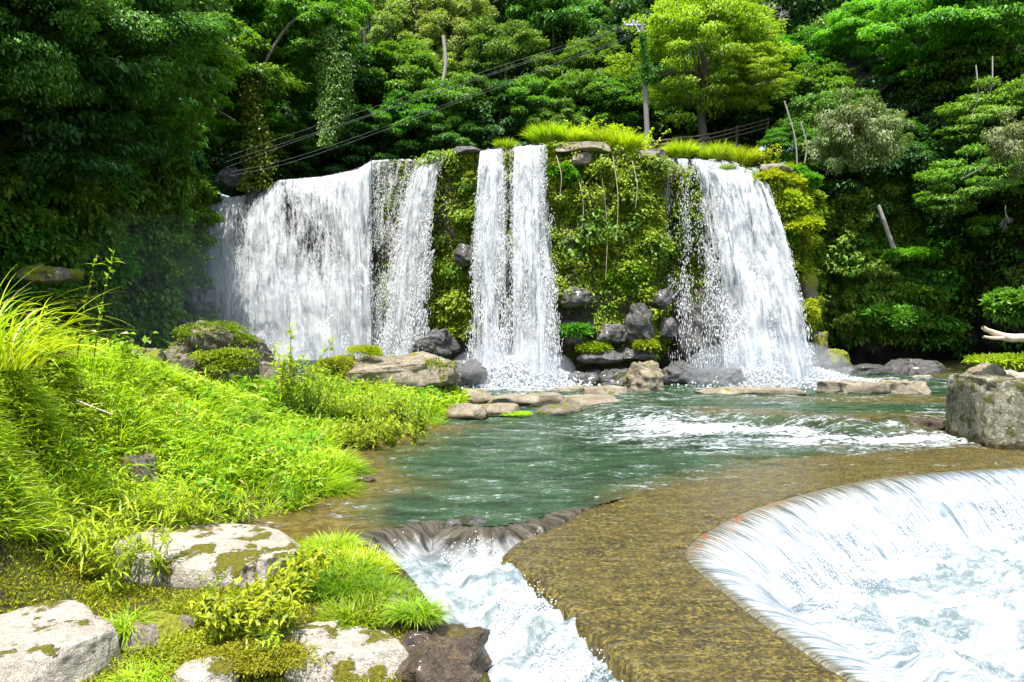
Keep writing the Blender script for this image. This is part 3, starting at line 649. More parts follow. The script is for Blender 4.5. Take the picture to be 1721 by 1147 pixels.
# ------------------------------------------------------------------ rocks
def ico_like(n=48):
    th = np.linspace(0, math.pi, n); ph = np.linspace(0, 2 * math.pi, 2 * n, endpoint=False)
    T, Ph = np.meshgrid(th, ph, indexing='ij'); V = np.stack([np.sin(T) * np.cos(Ph), np.sin(T) * np.sin(Ph), np.cos(T)], -1)
    m = 2 * n; i = np.arange(n - 1)[:, None] * m; j = np.arange(m)[None]
    q = np.stack([i + j, i + m + j, i + m + (j + 1) % m, i + (j + 1) % m], -1).reshape(-1, 4); return V.reshape(-1, 3), q
def rock(label, px, py, z, w_, d_, h_, mat, seed, e=.55, flat=.6, rough=.16, rot=0, tilt=(0, 0), amp=1.0, cuts=13, name='rock', n=44, Y=None, group=None, cat='rock', fz=None):
    """base centre seen at pixel (px,py) on height z (or at depth Y); w,d,h full sizes in metres"""
    S, q = ico_like(n); r = np.random.default_rng(seed)
    c = G(px, py, z) if Y is None else P(px, py, Y)
    V = np.sign(S) * np.abs(S) ** e; V = V / np.max(np.abs(V)); 
    nz = fbm(S * 1.3 + seed * 3.1, 1, 5, seed) - .5; V = V * (1 + nz[:, None] * rough * 5 * .6)
    for _ in range(cuts):                                 # planar cuts give broken facets
        nd = rdir(1, r)[0]; nd[2] = abs(nd[2]) * .6; nd = nrm(nd); lim = r.uniform(.66, .98); dd = V @ nd; V = V - np.maximum(dd - lim, 0)[:, None] * nd * .97
    V[:, 2] = np.where(V[:, 2] > flat, flat + (V[:, 2] - flat) * .16, V[:, 2])
    V = V * [w_ / 2, d_ / 2, h_ / (1 + flat)]; 
    V = V + nrm(V) * ((fbm(V + seed, 2.2, 5, seed + 1, .6) - .5) * .34 * min(w_, d_, h_ * 2) - np.abs(fbm(V + seed, 3.1, 4, seed + 6) - .5) * .3 * min(w_, d_, h_ * 2, 1.2) + (fbm(V + seed, 9, 3, seed + 2) - .5) * .05)[:, None] * amp
    V[:, 0:2] *= 1.03
    tx, ty = R(tilt[0]), R(tilt[1]); V = V @ np.array([[math.cos(ty), 0, -math.sin(ty)], [0, 1, 0], [math.sin(ty), 0, math.cos(ty)]]) @ np.array([[1, 0, 0], [0, math.cos(tx), math.sin(tx)], [0, -math.sin(tx), math.cos(tx)]])
    ca, sa = math.cos(R(rot)), math.sin(R(rot)); V = V @ np.array([[ca, sa, 0], [-sa, ca, 0], [0, 0, 1]])
    o = mesh(name, V, q, M[mat]); o.location = [float(c[0]), float(c[1]), float(c[2] + h_ * (1 / (1 + flat) - .25))]
    return tag(o, label, cat, group)
GR = 'flat rocks between the pool and the twin falls'
rock('large pale flat-topped rock with moss patches in the left foreground', 345, 950, -.12, 2.8, 1.9, .48, 'rock_fore', 1, e=.42, flat=.4, amp=.55, rot=-8, n=70, cat='rock')
rock('pale flat rock cut by the bottom left corner', 30, 1135, -.18, 1.9, 1.9, .5, 'rock_fore', 2, e=.5, flat=.4, amp=.55, rot=20, n=70)
rock('mossy yellow-green hump at the left edge above the corner rock', 10, 985, .0, 1.4, 1.2, .55, 'rock_mossy', 3, e=.7, n=50)
rock('pale ragged rock beside the white chute with a grass tuft on it', 640, 1060, -.35, 1.0, .9, .5, 'rock_fore', 4, amp=.7, e=.6, rot=25, n=60)
rock('low pale slab along the bottom edge left of the wet brown rock', 590, 1130, -.35, 1.6, .85, .4, 'rock_fore', 5, amp=.6, e=.5, rot=12, n=60)
rock('wet reddish-brown rock at the bottom edge beside the chute', 740, 1125, -.38, 1.15, 1.0, .5, 'rock_wetbrown', 6, e=.7, rot=10, n=60)
rock('small pale stone half buried in moss below the leafy plants', 505, 1085, -.2, .75, .45, .26, 'rock_fore', 7, e=.6, n=44)
rock('small mossy stone between the two pale foreground rocks', 265, 1080, -.1, .7, .6, .3, 'rock_mossy', 8, e=.7)
rock('pale stone at the bottom edge between moss patches', 340, 1150, -.2, .6, .5, .22, 'rock_fore', 9, e=.7)
rock('brown earthy boulder half hidden in the grass bank', 232, 845, 0.3, .8, .8, .95, 'rock_brown', 10, e=.7, Y=10.7)
rock('grey-brown boulder on the bank with ferns and moss on its left shoulder', 372, 628, 0, 2.6, 2.2, 1.45, 'rock_brown', 12, e=.75, flat=.8, Y=19.5, n=56, rot=20, tilt=(0, 18))
rock('small dark rock left below the fern boulder', 300, 628, 0, 1.0, .9, .6, 'rock_brown', 13, Y=18)
rock('moss-covered dark hummock left of the fern boulder', 225, 618, 0, 1.6, 1.2, .6, 'rock_mossy', 14, Y=17)
rock('small brown stone beside the leafy sapling', 455, 640, 0, .7, .7, .6, 'rock_brown', 15, Y=19)
rock('large slanting flat boulder with mossy edges left of the twin falls', 655, 645, 0, 4.8, 2.6, 1.05, 'rock_river', 16, e=.5, flat=.5, Y=24, rot=12, tilt=(8, -6), n=70)
rock('thick mossy underside rock left of the slanting boulder', 575, 645, 0, 1.3, 1.5, 1.1, 'rock_mossy', 17, Y=23.4)
rock('mossy rock wedge under the right tip of the slanting boulder', 735, 640, 0, 1.6, 1.2, .8, 'rock_mossy', 18, Y=24.2)
for i, (lab, px, py, w_, h_, m) in enumerate([
  ('long flat rock nearest the mossy boulder, at the left of the stepping rocks', 780, 672, 1.9, .4, 'rock_river'), ('flat rock at the water edge beside the grass, left end of the stepping rocks', 782, 700, 1.2, .42, 'rock_river'),
  ('low flat rock right of the water-edge rock', 835, 695, 1.3, .32, 'rock_river'), ('thin pale slab behind the moss cushion', 870, 678, 1.7, .3, 'rock_river'), ('small pale rock in the middle of the stepping rocks', 915, 675, 1.2, .32, 'rock_river'),
  ('reddish rock at the front of the stepping rocks', 940, 694, 1.1, .26, 'rock_brown'), ('broad pale rock at the right front of the stepping rocks', 990, 684, 1.6, .42, 'rock_river'),
  ('rounded pale rock at the right end of the stepping rocks', 1025, 670, 1.6, .50, 'rock_river'), ('pale rock behind the broad front rock', 965, 664, 1.2, .34, 'rock_river'), ('small pale slab near the splash of the twin falls', 745, 658, 1.3, .3, 'rock_river'),
  ('flat rock behind the left stepping rocks', 720, 668, 1.2, .25, 'rock_river')]):
    rock(lab, px, py, .0, w_ * 1.2, w_ * .8, h_ * 1.1, m, 30 + i, amp=.6, e=.5, flat=.5, rot=(i * 37) % 30 - 15, n=40, group=GR)
rock('long pale flat rock island in front of the right-hand fall, left half', 1430, 660, .2, 2.4, 1.2, .50, 'rock_river', 51, e=.5, flat=.5, n=50)
rock('long pale flat rock island in front of the right-hand fall, right half', 1515, 660, .2, 2.2, 1.2, .52, 'rock_river', 52, e=.5, flat=.5, n=50)
rock('thin pale slab awash at the foot of the right-hand fall', 1262, 662, .2, 3.6, 1.0, .26, 'rock_river', 53, e=.45, flat=.5)
rock('rounded dome boulder with a dry pale top at the cliff foot', 1084, 654, .2, 1.7, 1.4, 1.25, 'rock_river', 54, e=.8, flat=.7, n=50)
rock('reddish rock just under the surface upstream of the rapids', 1225, 697, .05, 2.3, 1.6, .17, 'rock_wetbrown', 55, e=.6, flat=.5)
rock('reddish flat rock awash left of the rapids', 1130, 692, .05, 1.5, 1.2, .15, 'rock_wetbrown', 56, e=.6, flat=.5)
rock('large weathered block at the right edge with lichen and a green crack', 1722, 738, 0, 2.7, 2.2, 1.95, 'rock_block', 57, e=.22, flat=.8, rough=.05, amp=.55, cuts=5, n=80, rot=-4)
rock('pointed brown rock behind the weathered block', 1655, 660, .2, 2.0, 1.6, 1.3, 'rock_river', 58, e=.9, flat=.9, n=50, Y=25.5)
rock('pale flat rocks behind the weathered block at the right edge', 1712, 652, .2, 2.4, 1.6, .75, 'rock_pale', 59, e=.6, Y=26)
rock('grey rock far right above the flat rocks', 1715, 628, .2, 1.5, 1.2, .7, 'rock_pale', 60, e=.6, Y=28)
rock('small yellow mossy stone at the foot of the weathered block', 1606, 715, .0, .45, .5, .5, 'rock_mossy', 61)
rock('rounded dark boulder in the shade left of the pointed rock', 1540, 635, .2, 2.7, 1.6, 1.0, 'rock_wet', 62, e=.8, Y=33)
rock('low mossy ledge at the foot of the right cliff', 1462, 640, .2, 4.6, 1.6, .85, 'rock_wet', 63, e=.6, Y=33)
rock('moss-topped stone right of the right-hand fall', 1404, 612, .2, 1.2, 1.0, .8, 'rock_mossy', 64, Y=31.5)
rock('little pale stone on the far shore', 1552, 640, .2, 1.0, .7, .3, 'rock_pale', 65, Y=31)
rock('wet reddish boulder under the rapids crest', 1560, 722, -.02, 1.4, .7, .36, 'rock_wetbrown', 66, e=.8)
rock('dark wet boulder under the rapids crest left of the reddish one', 1430, 716, -.02, 1.8, .6, .3, 'rock_wet', 67, e=.8)
rock('brown stone just breaking the water beside the grass bank', 612, 806, -.03, .5, .3, .09, 'rock_wetbrown', 68, e=.8)
CR = 'wet boulders along the foot of the cliff'
for i, (lab, px, py, Yd, w_, h_, m) in enumerate([
  ('big wet rounded boulder set in the moss low on the central face', 1074, 560, 29.0, 1.55, 1.75, 'rock_wet'), ('wet boulder jutting from the moss beside the twin falls', 965, 508, 29.0, 1.3, .85, 'rock_wet'),
  ('small wet boulder right above the big rounded one', 1112, 510, 29.3, .9, .9, 'rock_wet'), ('wet boulder between the rounded one and the right-hand fall', 1122, 560, 29.4, 1.0, .9, 'rock_wet'),
  ('dark wet boulder low in the moss beneath the jutting one', 965, 570, 29.0, 1.0, 1.1, 'rock_wet'), ('dark boulder between two moss cushions', 1030, 570, 29.0, 1.5, .9, 'rock_wet'),
  ('grey boulder sticking out of the narrow moss strip', 783, 438, 30.2, 1.2, .95, 'rock_wet'), ('big grey wet boulder at the foot of the narrow moss strip', 732, 588, 29.8, 2.2, 1.2, 'rock_wet'),
  ('smaller wet boulder left at the foot of the moss strip', 712, 580, 30.0, 1.0, 1.1, 'rock_wet'), ('grey ledge rock in the shower left of the twin falls', 770, 640, 27.5, 2.2, 1.2, 'rock_wet'),
  ('tall streaming rock behind the veil of the right-hand fall', 1185, 600, 30.0, 2.4, 3.3, 'rock_wet'), ('dark rock ledge at the right of the twin falls splash', 985, 645, 28.6, 2.0, .8, 'rock_wet'),
  ('flat dark ledge rock below the central moss', 1010, 605, 28.9, 2.0, .7, 'rock_wet'), ('slanting dark ledge rock right of the splash', 1045, 640, 28.4, 2.0, .7, 'rock_wet'),
  ('dark ledge rock above the dome boulder', 1065, 600, 29.0, 1.9, .55, 'rock_wet'), ('low dark rock left of the dome boulder', 1030, 655, 28, 1.7, .45, 'rock_wet'),
  ('hollowed wet rock in the spray of the right-hand fall', 1145, 640, 28.6, 1.9, 1.05, 'rock_wet'), ('long folded wet rock at the foot of the right-hand fall', 1212, 646, 28.3, 2.6, .95, 'rock_wet'),
  ('mossy brown crag low on the right buttress', 1355, 500, 30.2, 1.0, 1.5, 'rock_mossy'), ('green mossy crag at the very foot of the right buttress', 1372, 600, 30.4, 1.1, 1.6, 'rock_mossy'),
  ('dark rock half hidden in the mist below the left cliff', 335, 520, 32, 1.5, 1.4, 'rock_wet'), ('lower dark rock in the mist below the left cliff', 300, 560, 30, 2.2, .9, 'rock_wet'),
  ('thin brown ledge poking out of the left cliff behind the reeds', 75, 470, 19, 1.8, .5, 'rock_mossy')]):
    rock(lab, px, py, 0, w_ * .9, w_ * .75, h_ * .85, m, 100 + i, e=.75, flat=.75, rough=.12, Y=Yd, n=40, rot=(i * 53) % 60 - 30, group=CR)
for i, (lab, px, py, Yd, w_, h_) in enumerate([('pale rock cap at the lip above the central moss', 985, 258, 29.75, 2.6, .42), ('pale rock cap at the lip left of the right-hand fall', 1085, 268, 29.9, 1.6, .4), ('pale rock cap on top of the right buttress', 1298, 289, 29.9, 1.4, .35),
     ('bleached rock knob just below the central lip', 975, 275, 29.2, .9, .5), ('thin rock lip at the top of the narrow moss strip', 785, 257, 30.6, 1.2, .3), ('dark rock splitting the top of the big left fall', 428, 350, 36.6, 1.0, 1.3), ('brown rock knob behind the left shoulder of the falls', 392, 312, 38, 1.8, 1.1)]):
    rock(lab, px, py, 0, w_, w_ * .8, h_, 'rock_river' if i < 4 else 'rock_wet', 140 + i, e=.6, flat=.5, Y=Yd, rough=.1)
# ------------------------------------------------------------------ water
def polyline(pts):
    pts = np.asarray(pts, float)[:, :2]; seg = np.diff(pts, axis=0); L = np.linalg.norm(seg, axis=1); cum = np.r_[0, np.cumsum(L)]
    def f(x, y):
        best = np.full(np.shape(x), 1e9); sd = np.zeros(np.shape(x)); ar = np.zeros(np.shape(x))
        for k in range(len(seg)):
            dx, dy = x - pts[k, 0], y - pts[k, 1]; t = np.clip((dx * seg[k, 0] + dy * seg[k, 1]) / L[k] ** 2, 0, 1)
            ex, ey = dx - t * seg[k, 0], dy - t * seg[k, 1]; d = np.hypot(ex, ey); cr = seg[k, 0] * dy - seg[k, 1] * dx
            m = d < best; best = np.where(m, d, best); sd = np.where(m, np.sign(cr) * d, sd); ar = np.where(m, cum[k] + t * L[k], ar)
        return sd, ar
    return f
def smoothpoly(pix, z, n=60): return spline(np.array([G(a, b, z) for a, b in pix]), n)
RA, RB = G(1030, 706, 0), G(1610, 728, 0)
def yl(x): return RA[1] + (RB[1] - RA[1]) * (x - RA[0]) / (RB[0] - RA[0]) + .35 * np.sin(x * 1.3) + .5 * (fbm(p2(x, x * 0), .8, 2, 4) - .5)
LEDGE = smoothpoly([(380, 925), (560, 905), (640, 890), (700, 880), (745, 876), (790, 884), (850, 882), (930, 864), (1000, 848), (1060, 832), (1130, 812)], 0, 90); led = polyline(LEDGE)
LIP = smoothpoly([(1900, 772), (1721, 786), (1600, 793), (1500, 803), (1420, 816), (1330, 838), (1260, 860), (1205, 888), (1170, 912), (1160, 936), (1200, 975), (1290, 1045), (1440, 1147), (1600, 1262)], -.05, 120); lip = polyline(LIP)
APL = np.array([G(a, b, -.05) for a, b in [(1180, 1230), (1090, 1147), (1000, 1062), (900, 975), (846, 930), (868, 908), (940, 878), (985, 853), (1060, 832), (1150, 808)]]); apl = polyline(APL)
foam_near = lambda x, y, s, sc_=1.: fbm(p2(x * .9 * sc_, y * 2.6 * sc_), 1, 5, s)

xs = np.arange(-17, 23, .075); ys = np.arange(8.0, 40, .075); X, Y = np.meshgrid(xs, ys)
hi = ss(-.25, .45, Y - yl(X)) * ss(1.5, 3.0, X) ; hi = np.maximum(hi, ss(24, 26, Y))
base = .24 * hi
nearr = np.exp(-((Y - yl(X) + .9) / .8) ** 2) * ss(2, 4, X)
wv = (fbm(p2(X * .8, Y * 2.2), 1.3, 4, 61) - .5) * .13 + (fbm(p2(X + Y * .25, Y * 1.8), 3.6, 3, 62) - .5) * .045
crest = (fbm(p2(X, Y * .8), 1.4, 3, 66) - .35) * .30 * np.exp(-((Y - yl(X) - .1) / .55) ** 2) * ss(2.5, 4, X)
turb = (fbm(p2(X, Y * 1.5), 3.2, 5, 63) - .5) * .30 * nearr
ld, _ = led(X, Y)
shallow_ap = 1 - ss(.2, 2.0, Y - np.interp(X, [1.8, 2.2, 4.5, 7, 11, 17], [11.6, 11.8, 13.6, 14.8, 16.3, 17]))
shallow_ap = shallow_ap * ss(1.0, 2.2, X)
Z = base + wv * (1 - .75 * shallow_ap) + turb + crest - .03 - .035 * shallow_ap
sdl, _ = lip(X, Y)
under = ss(-.0, .9, sdl * 0 + (np.interp(X, [2.2, 4.5, 7, 11, 17], [10.9, 12.7, 13.8, 15.2, 15.8]) - Y)) * ss(1.6, 2.2, X)
Z = Z - .12 * under
foam = 1.15 * np.exp(-((Y - yl(X) + .95) / .75) ** 2) * ss(2.2, 5, X)
foam += .65 * np.exp(-((Y - yl(X) + 2.6) / 1.2) ** 2) * ss(1, 5, X) * (1 - ss(11, 14, X))
foam += .55 * np.exp(-(((X - 3.2) / 2.6) ** 2 + ((Y - 19.6) / 1.3) ** 2))
for (a, b, sx, sy, am) in [(860, 650, 2.8, 2.2, 1.5), (1330, 640, 3.4, 2.3, 1.5), (480, 610, 9, 6, 1.5), (1400, 640, 2.0, .9, .8), (1200, 705, 2.5, .6, .45)]:
    c = G(a, b, .2); foam += am * np.exp(-(((X - c[0]) / sx) ** 2 + ((Y - c[1]) / sy) ** 2))
foam += .42 * ss(.50, .60, fbm(p2(X * .5, Y * 1.2), 1, 3, 65)) * ss(0, 3, X) * (1 - shallow_ap)
shal = np.clip(shallow_ap * .8 + (1 - ss(-.55, .05, -H(X, Y))) * .0 + ss(-.72, -.25, H(X, Y)) * (Y < 20), 0, 1)
shal = np.maximum(shal, .75 * np.exp(-((Y - yl(X) - 1.0) / .7) ** 2) * ss(4, 6, X))
cT = G(1500, 672, .2); shal = np.maximum(shal, .8 * np.exp(-(((X - cT[0]) / 4) ** 2 + ((Y - cT[1]) / 1.0) ** 2)))
mask = ((ld > -.02) | (X > 2.4)) & (H(X, Y) < .35) & ((sdl < -.05) | (Y > 16.5)) & ~((X > 2.0) & (Y < 10.8))
q = gridF(*X.shape, mask); V, Fc, A = compact(p2(X, Y, Z), q, dict(foam=foam, shal=shal))
def water_mat():
    b = NB('river_water'); g = b.pos(kind='geo'); f = b.attr('foam'); s = b.attr('shal')
    st = b.pos(.9, 2.6, 1, 'geo')
    n1 = b.noise(st, 1.0, 6, .62, .5); n2 = b.noise(st, 6.5, 5, .68, .6); n3 = b.noise(b.pos(1, 2.0, 1, 'geo'), 14, 4, .6)
    deep = b.ramp(n1, [(.36, (.007, .022, .007)), (.5, (.021, .054, .020)), (.66, (.055, .110, .052))])
    ol = b.ramp(b.noise(g, 5, 7, .7), [(.35, (.045, .030, .006)), (.5, (.11, .075, .015)), (.66, (.17, .14, .035))])
    c = b.mix(s, deep, ol)
    fm = b.math('ADD', f, b.math('MULTIPLY', b.math('SUBTRACT', b.math('ADD', b.math('MULTIPLY', n1, .55), b.math('MULTIPLY', n2, .9)), .725), 6.5))
    ff = b.mrange(fm, .6, 1.25, 0, 1); c = b.mix(ff, c, (.46, .49, .49))
    h = b.math('ADD', b.math('MULTIPLY', n2, .8), b.math('MULTIPLY', n3, .35)); h = b.math('ADD', h, b.math('MULTIPLY', ff, .3))
    return b.done(b.pbsdf(Base_Color=c, Roughness=b.mrange(ff, 0, 1, .07, .7), IOR=1.33, Specular_IOR_Level=.5, Normal=b.bump(h, 1.0, .06)))
M['water'] = water_mat()
mesh('water', V, Fc, M['water'], A)['kind'] = 'structure'

# concrete apron of the weir
xs = np.arange(-.6, 17, .034); ys = np.arange(4.0, 17.4, .034); X, Y = np.meshgrid(xs, ys)
sl_, _ = apl(X, Y); sr, _ = lip(X, Y)
edge = np.minimum(-sl_, -sr) + (fbm(p2(X, Y), 3, 3, 8) - .5) * .05
Z = -.055 + (fbm(p2(X * .7, Y * 1.4), 1.2, 3, 9) - .5) * .03 + (fbm(p2(X, Y * 1.6), 10, 3, 10) - .5) * .018 - .9 * ss(.03, -.10, edge) if False else -.055 + (fbm(p2(X * .7, Y * 1.4), 1.2, 3, 9) - .5) * .03 + (fbm(p2(X, Y * 1.6), 10, 3, 10) - .5) * .018 - .95 * (1 - ss(-.13, .0, edge)) - .03 * (1 - ss(0, .1, edge))
m = (edge > -.2); q = gridF(*X.shape, m); V, Fc, A = compact(p2(X, Y, Z), q, {})
JY = float(G(1000, 921, -.05)[1])
def apron_mat():
    b = NB('wet_concrete'); st = b.pos(1, 1.25, 1, 'geo'); n1 = b.noise(st, 1.1, 4, .6, .3); n2 = b.noise(st, 20, 7, .85, 0); n3 = b.noise(st, 60, 3, .6); n4 = b.noise(st, 5, 5, .65)
    big = b.noise(st, 7, 5, .7); n2b = b.math('ADD', b.math('MULTIPLY', n2, .75), b.math('MULTIPLY', big, .25))
    c = b.ramp(n2b, [(.44, (.003, .0022, .0008)), (.485, (.020, .014, .002)), (.525, (.105, .074, .008)), (.60, (.28, .22, .045))])
    c = b.mix(b.mrange(n1, .35, .65, .05, .35), c, (.105, .075, .012)); c = b.mix(b.mrange(n4, .58, .75, 0, .5), c, (.19, .17, .10))
    c = b.mix(b.mrange(b.noise(b.pos(.45, 4.5, 1, 'geo'), 2.2, 5, .7, .6), .56, .66, 0, .4), c, (.20, .17, .07))
    sx = b.n('ShaderNodeSeparateXYZ'); b.L.new(b.pos(kind='geo'), sx.inputs[0])
    ln = b.math('ABSOLUTE', b.math('ADD', b.math('SUBTRACT', sx.outputs[1], JY), b.math('MULTIPLY', b.math('SUBTRACT', n4, .5), .25)))
    c = b.mix(b.math('MULTIPLY', b.mrange(ln, .006, .022, .85, 0), b.mrange(sx.outputs[0], 2.1, 2.4, 1, 0)), c, (.01, .008, .003))
    rip = b.noise(b.pos(1.0, 2.4, 1, 'geo'), 7, 6, .7, .2)
    p = b.pbsdf(Base_Color=c, Roughness=.55, Specular_IOR_Level=.3, Normal=b.bump(b.math('ADD', n2, b.math('MULTIPLY', n3, .5)), .5, .03))
    p.inputs['Coat Weight'].default_value = .7; p.inputs['Coat Roughness'].default_value = .05; p.inputs['Coat IOR'].default_value = 1.33
    b.L.new(b.bump(rip, .4, .04), p.inputs['Coat Normal']); return b.done(p)
M['apron'] = apron_mat()
tag(mesh('weir_apron', V, Fc, M['apron'], A), 'olive-brown algae-covered concrete apron under a thin film of water, between the two white chutes', 'weir')

# the curved cascade over the lip and the white basin
xs = np.arange(1.4, 17, .032); ys = np.arange(3.6, 17.2, .032); X, Y = np.meshgrid(xs, ys); d, ar = lip(X, Y)
dd = d + (fbm(p2(ar * 3, d * .5), 1, 4, 71) - .5) * .22 * ss(.1, .5, d)
par = -.045 - .50 * np.maximum(dd, 0) ** 1.9
AC = lip(*G(1160, 936, -.05)[:2])[1]; print('corner arc', AC, lip(*G(1330, 838, -.05)[:2])[1], lip(*G(1500, 803, -.05)[:2])[1])
fl = -.98 + .62 * ss(AC - .2, AC + 1.6, ar) * (1 - ss(.6, 4.0, d)) + (fbm(p2(X * 1.0, Y * 1.5), 1.1, 5, 72) - .5) * .6 + (fbm(p2(X, Y * 1.3), 4.5, 4, 73) - .5) * .22 + .12 * np.exp(-((d - 1.5) / .5) ** 2)
k = 14.0; Z = np.log(np.exp(k * par) + np.exp(k * fl)) / k
Z += (fbm(p2(ar * 9, d * 1.2), 1, 3, 74) - .5) * .05 * ss(.12, .6, d) - .06 * (1 - ss(-.10, -.02, d))
q = gridF(*X.shape, d > -.10); V, Fc, A = compact(p2(X, Y, Z), q, dict(d=d, ar=ar, orange=ss(4.9, 5.6, ar * 0 + ar) * 0 + np.exp(-((ar - 11.0) / 1.8) ** 4)))
print('lip length', ar.max(), 'arc at corner', lip(*G(1165, 925, -.05)[:2])[1], lip(*G(1340, 838, -.05)[:2])[1])
def weir_mat(name, dk, film1, film2, start, full, orange=False, fr=22.0, dv=1.3, sdark=(.10, .14, .165), nr=(1.2, 1.9)):
    b = NB(name); d = b.attr('d'); ar = b.attr('ar'); cx = b.n('ShaderNodeCombineXYZ')
    b.L.new(b.math('MULTIPLY', ar, fr), cx.inputs[0]); b.L.new(b.math('MULTIPLY', d, dv), cx.inputs[1])
    g = b.pos(kind='geo'); s1 = b.noise(cx.outputs[0], 1.0, 5, .65, .25)
    n1 = b.noise(b.pos(1, 1.7, 1, 'geo'), 1.3, 5, .6, .8); n2 = b.noise(b.pos(1, 1.4, 1, 'geo'), 9, 6, .7, .4)
    film = b.ramp(s1, [(.36, film1), (.6, film2)])
    if orange:
        o = b.math('MULTIPLY', b.attr('orange'), b.mrange(b.noise(g, 4.5, 4, .7, .6), .50, .56, 0, 1)); oc = b.ramp(b.noise(g, 20, 3, .6), [(.4, (.06, .012, .003)), (.55, (.28, .09, .006)), (.65, (.26, .17, .015))])
        o = b.math('MULTIPLY', o, b.mrange(d, .08, .30, 1, 0)); film = b.mix(o, film, oc)
        z = b.math('MULTIPLY', b.mrange(ar, 5.2, 6.2, 1, 0), b.math('MULTIPLY', b.mrange(d, .12, .2, 0, 1), b.mrange(d, .26, .36, 1, 0)))
        film = b.mix(b.math('MULTIPLY', z, b.mrange(s1, .46, .56, 0, .9)), film, (.03, .16, .50))
    dw_ = b.math('MULTIPLY', d, b.mrange(ar, 12.7, 13.6, 1, 4)) if orange else d
    wf = b.mrange(b.math('ADD', dw_, b.math('MULTIPLY', b.math('SUBTRACT', s1, .5), dk)), start, full, 0, 1)
    white = b.mix(b.mrange(b.math('ADD', b.math('MULTIPLY', n1, .6), b.math('MULTIPLY', n2, .4)), .57, .41, 0, .95), (.42, .445, .445), (.10, .145, .155))
    near = b.mrange(d, nr[0], nr[1], 0, 1)
    sw = b.mix(b.mrange(b.math('ADD', b.math('MULTIPLY', s1, .7), b.math('MULTIPLY', n1, .35)), .42, .60, 1, 0), (.46, .48, .49), sdark); white = b.mix(near, sw, white)
    c = b.mix(wf, film, white)
    h = b.mix(near, s1, b.math('ADD', b.math('MULTIPLY', n2, 1.0), b.math('MULTIPLY', n1, 1.2)))
    return b.done(b.pbsdf(Base_Color=c, Roughness=b.mrange(wf, 0, 1, .12, .55), IOR=1.33, Normal=b.bump(h, .6, .08)))
M['weir_water'] = weir_mat('weir_water', .7, (.035, .028, .008), (.20, .20, .15), .04, .50, True)
tag(mesh('weir_cascade', V, Fc, M['weir_water'], A), 'white water pouring over the curved weir lip into the foaming basin at the lower right', 'cascade')

def flecks(label, pts, sz, seed):
    r = np.random.default_rng(seed); n = len(pts); l = sz * r.uniform(.4, 1.6, (n, 1)); d1 = rdir(n, r); s_ = nrm(np.cross(d1, rdir(n, r))); s2 = np.cross(d1, s_)
    V = np.stack([pts - d1 * l, pts + s_ * l, pts - s_ * l * .5 + s2 * l * .87, pts - s_ * l * .5 - s2 * l * .87, pts + d1 * l], 1).reshape(-1, 3)
    f = (np.arange(n) * 5)[:, None, None] + np.array([[0, 1, 2], [0, 2, 3], [0, 3, 1], [4, 2, 1], [4, 3, 2], [4, 1, 3]])[None]
    tag(mesh('spray', V, f.reshape(-1, 3), M['drops'], smooth=True), label, 'spray', kind='stuff')
def drops_on(X, Y, Z, w, n, hgt, seed):
    r = np.random.default_rng(seed); w = w.ravel() / w.sum(); j = r.choice(len(w), n, p=w); return np.stack([X.ravel()[j], Y.ravel()[j], Z.ravel()[j]], -1) + r.normal(0, .03, (n, 3)) + np.stack([0 * j, 0 * j, hgt * r.random(n) ** 2.5], -1)
WEIR_D = drops_on(X, Y, Z, np.exp(-((d - 1.35) / .35) ** 2) * (d > 0) * ss(.45, .6, fbm(p2(X, Y), 1.5, 3, 5)) / Y ** .5, 9000, .28, 1)
# left chute
xs = np.arange(-4.2, 2.9, .03); ys = np.arange(3.8, 13.2, .03); X, Y = np.meshgrid(xs, ys); d, ar = led(X, Y); d = -d
lump = (fbm(p2(X, Y), 2.2, 3, 81) - .5) * .25 * np.exp(-((d - .35) / .4) ** 2)
par = -.035 - .42 * np.maximum(d - .12, 0) ** 1.7 + lump
fl = -.26 - .085 * np.maximum(9.9 - Y, 0) + (fbm(p2(X * 1.1 + Y * .35, Y * .8), 1.6, 5, 82) - .5) * .5 + (fbm(p2(X, Y), 6, 4, 83) - .5) * .18
fl = fl + .28 * (1 - ss(0, .8, apl(X, Y)[0])) * ss(.8, 1.6, d)
k = 16.; Z = np.log(np.exp(k * par) + np.exp(k * fl)) / k; Z = Z - .6 * ss(0, .35, -apl(X, Y)[0])
q = gridF(*X.shape, (d > -.16) & (X > -3.3) & (X < G(985, 856, 0)[0] + .06 * np.sin(Y * 40))); V, Fc, A = compact(p2(X, Y, Z), q, dict(d=d, ar=ar))
CH_D = drops_on(X, Y, Z, (d > .5) * ss(.5, .65, fbm(p2(X, Y), 2.5, 3, 6)) * (apl(X, Y)[0] > .02) * (H(X, Y) < -.3), 5000, .16, 2)
M['chute_water'] = weir_mat('chute_water', .9, (.02, .018, .012), (.10, .085, .06), .40, .95, fr=11.0, dv=1.8, sdark=(.13, .155, .16), nr=(.45, .9))
tag(mesh('chute', V, Fc, M['chute_water'], A), 'white chute of water tumbling between the mossy rocks and the concrete apron', 'cascade')
rock('dark wet stone under the clear water at the head of the white chute', 688, 925, -.42, .62, .5, .52, 'rock_wet', 201, e=.8)
rock('dark wet stone splitting the flow beside the corner of the concrete apron', 785, 918, -.42, .8, .45, .52, 'rock_wet', 202, e=.8)
rock('wet stone wedged at the tip of the concrete apron', 852, 950, -.55, .3, .5, .5, 'rock_wet', 203, e=.7)
rock('long brown submerged ridge running from the chute to the apron', 960, 864, -.1, 1.5, .2, .09, 'rock_wetbrown', 204, e=.6, rot=34)
rock('dark rock breaking the foam below the weir lip', 1590, 880, -.95, 1.5, .6, .42, 'rock_wetbrown', 205, e=.8, rot=-14)
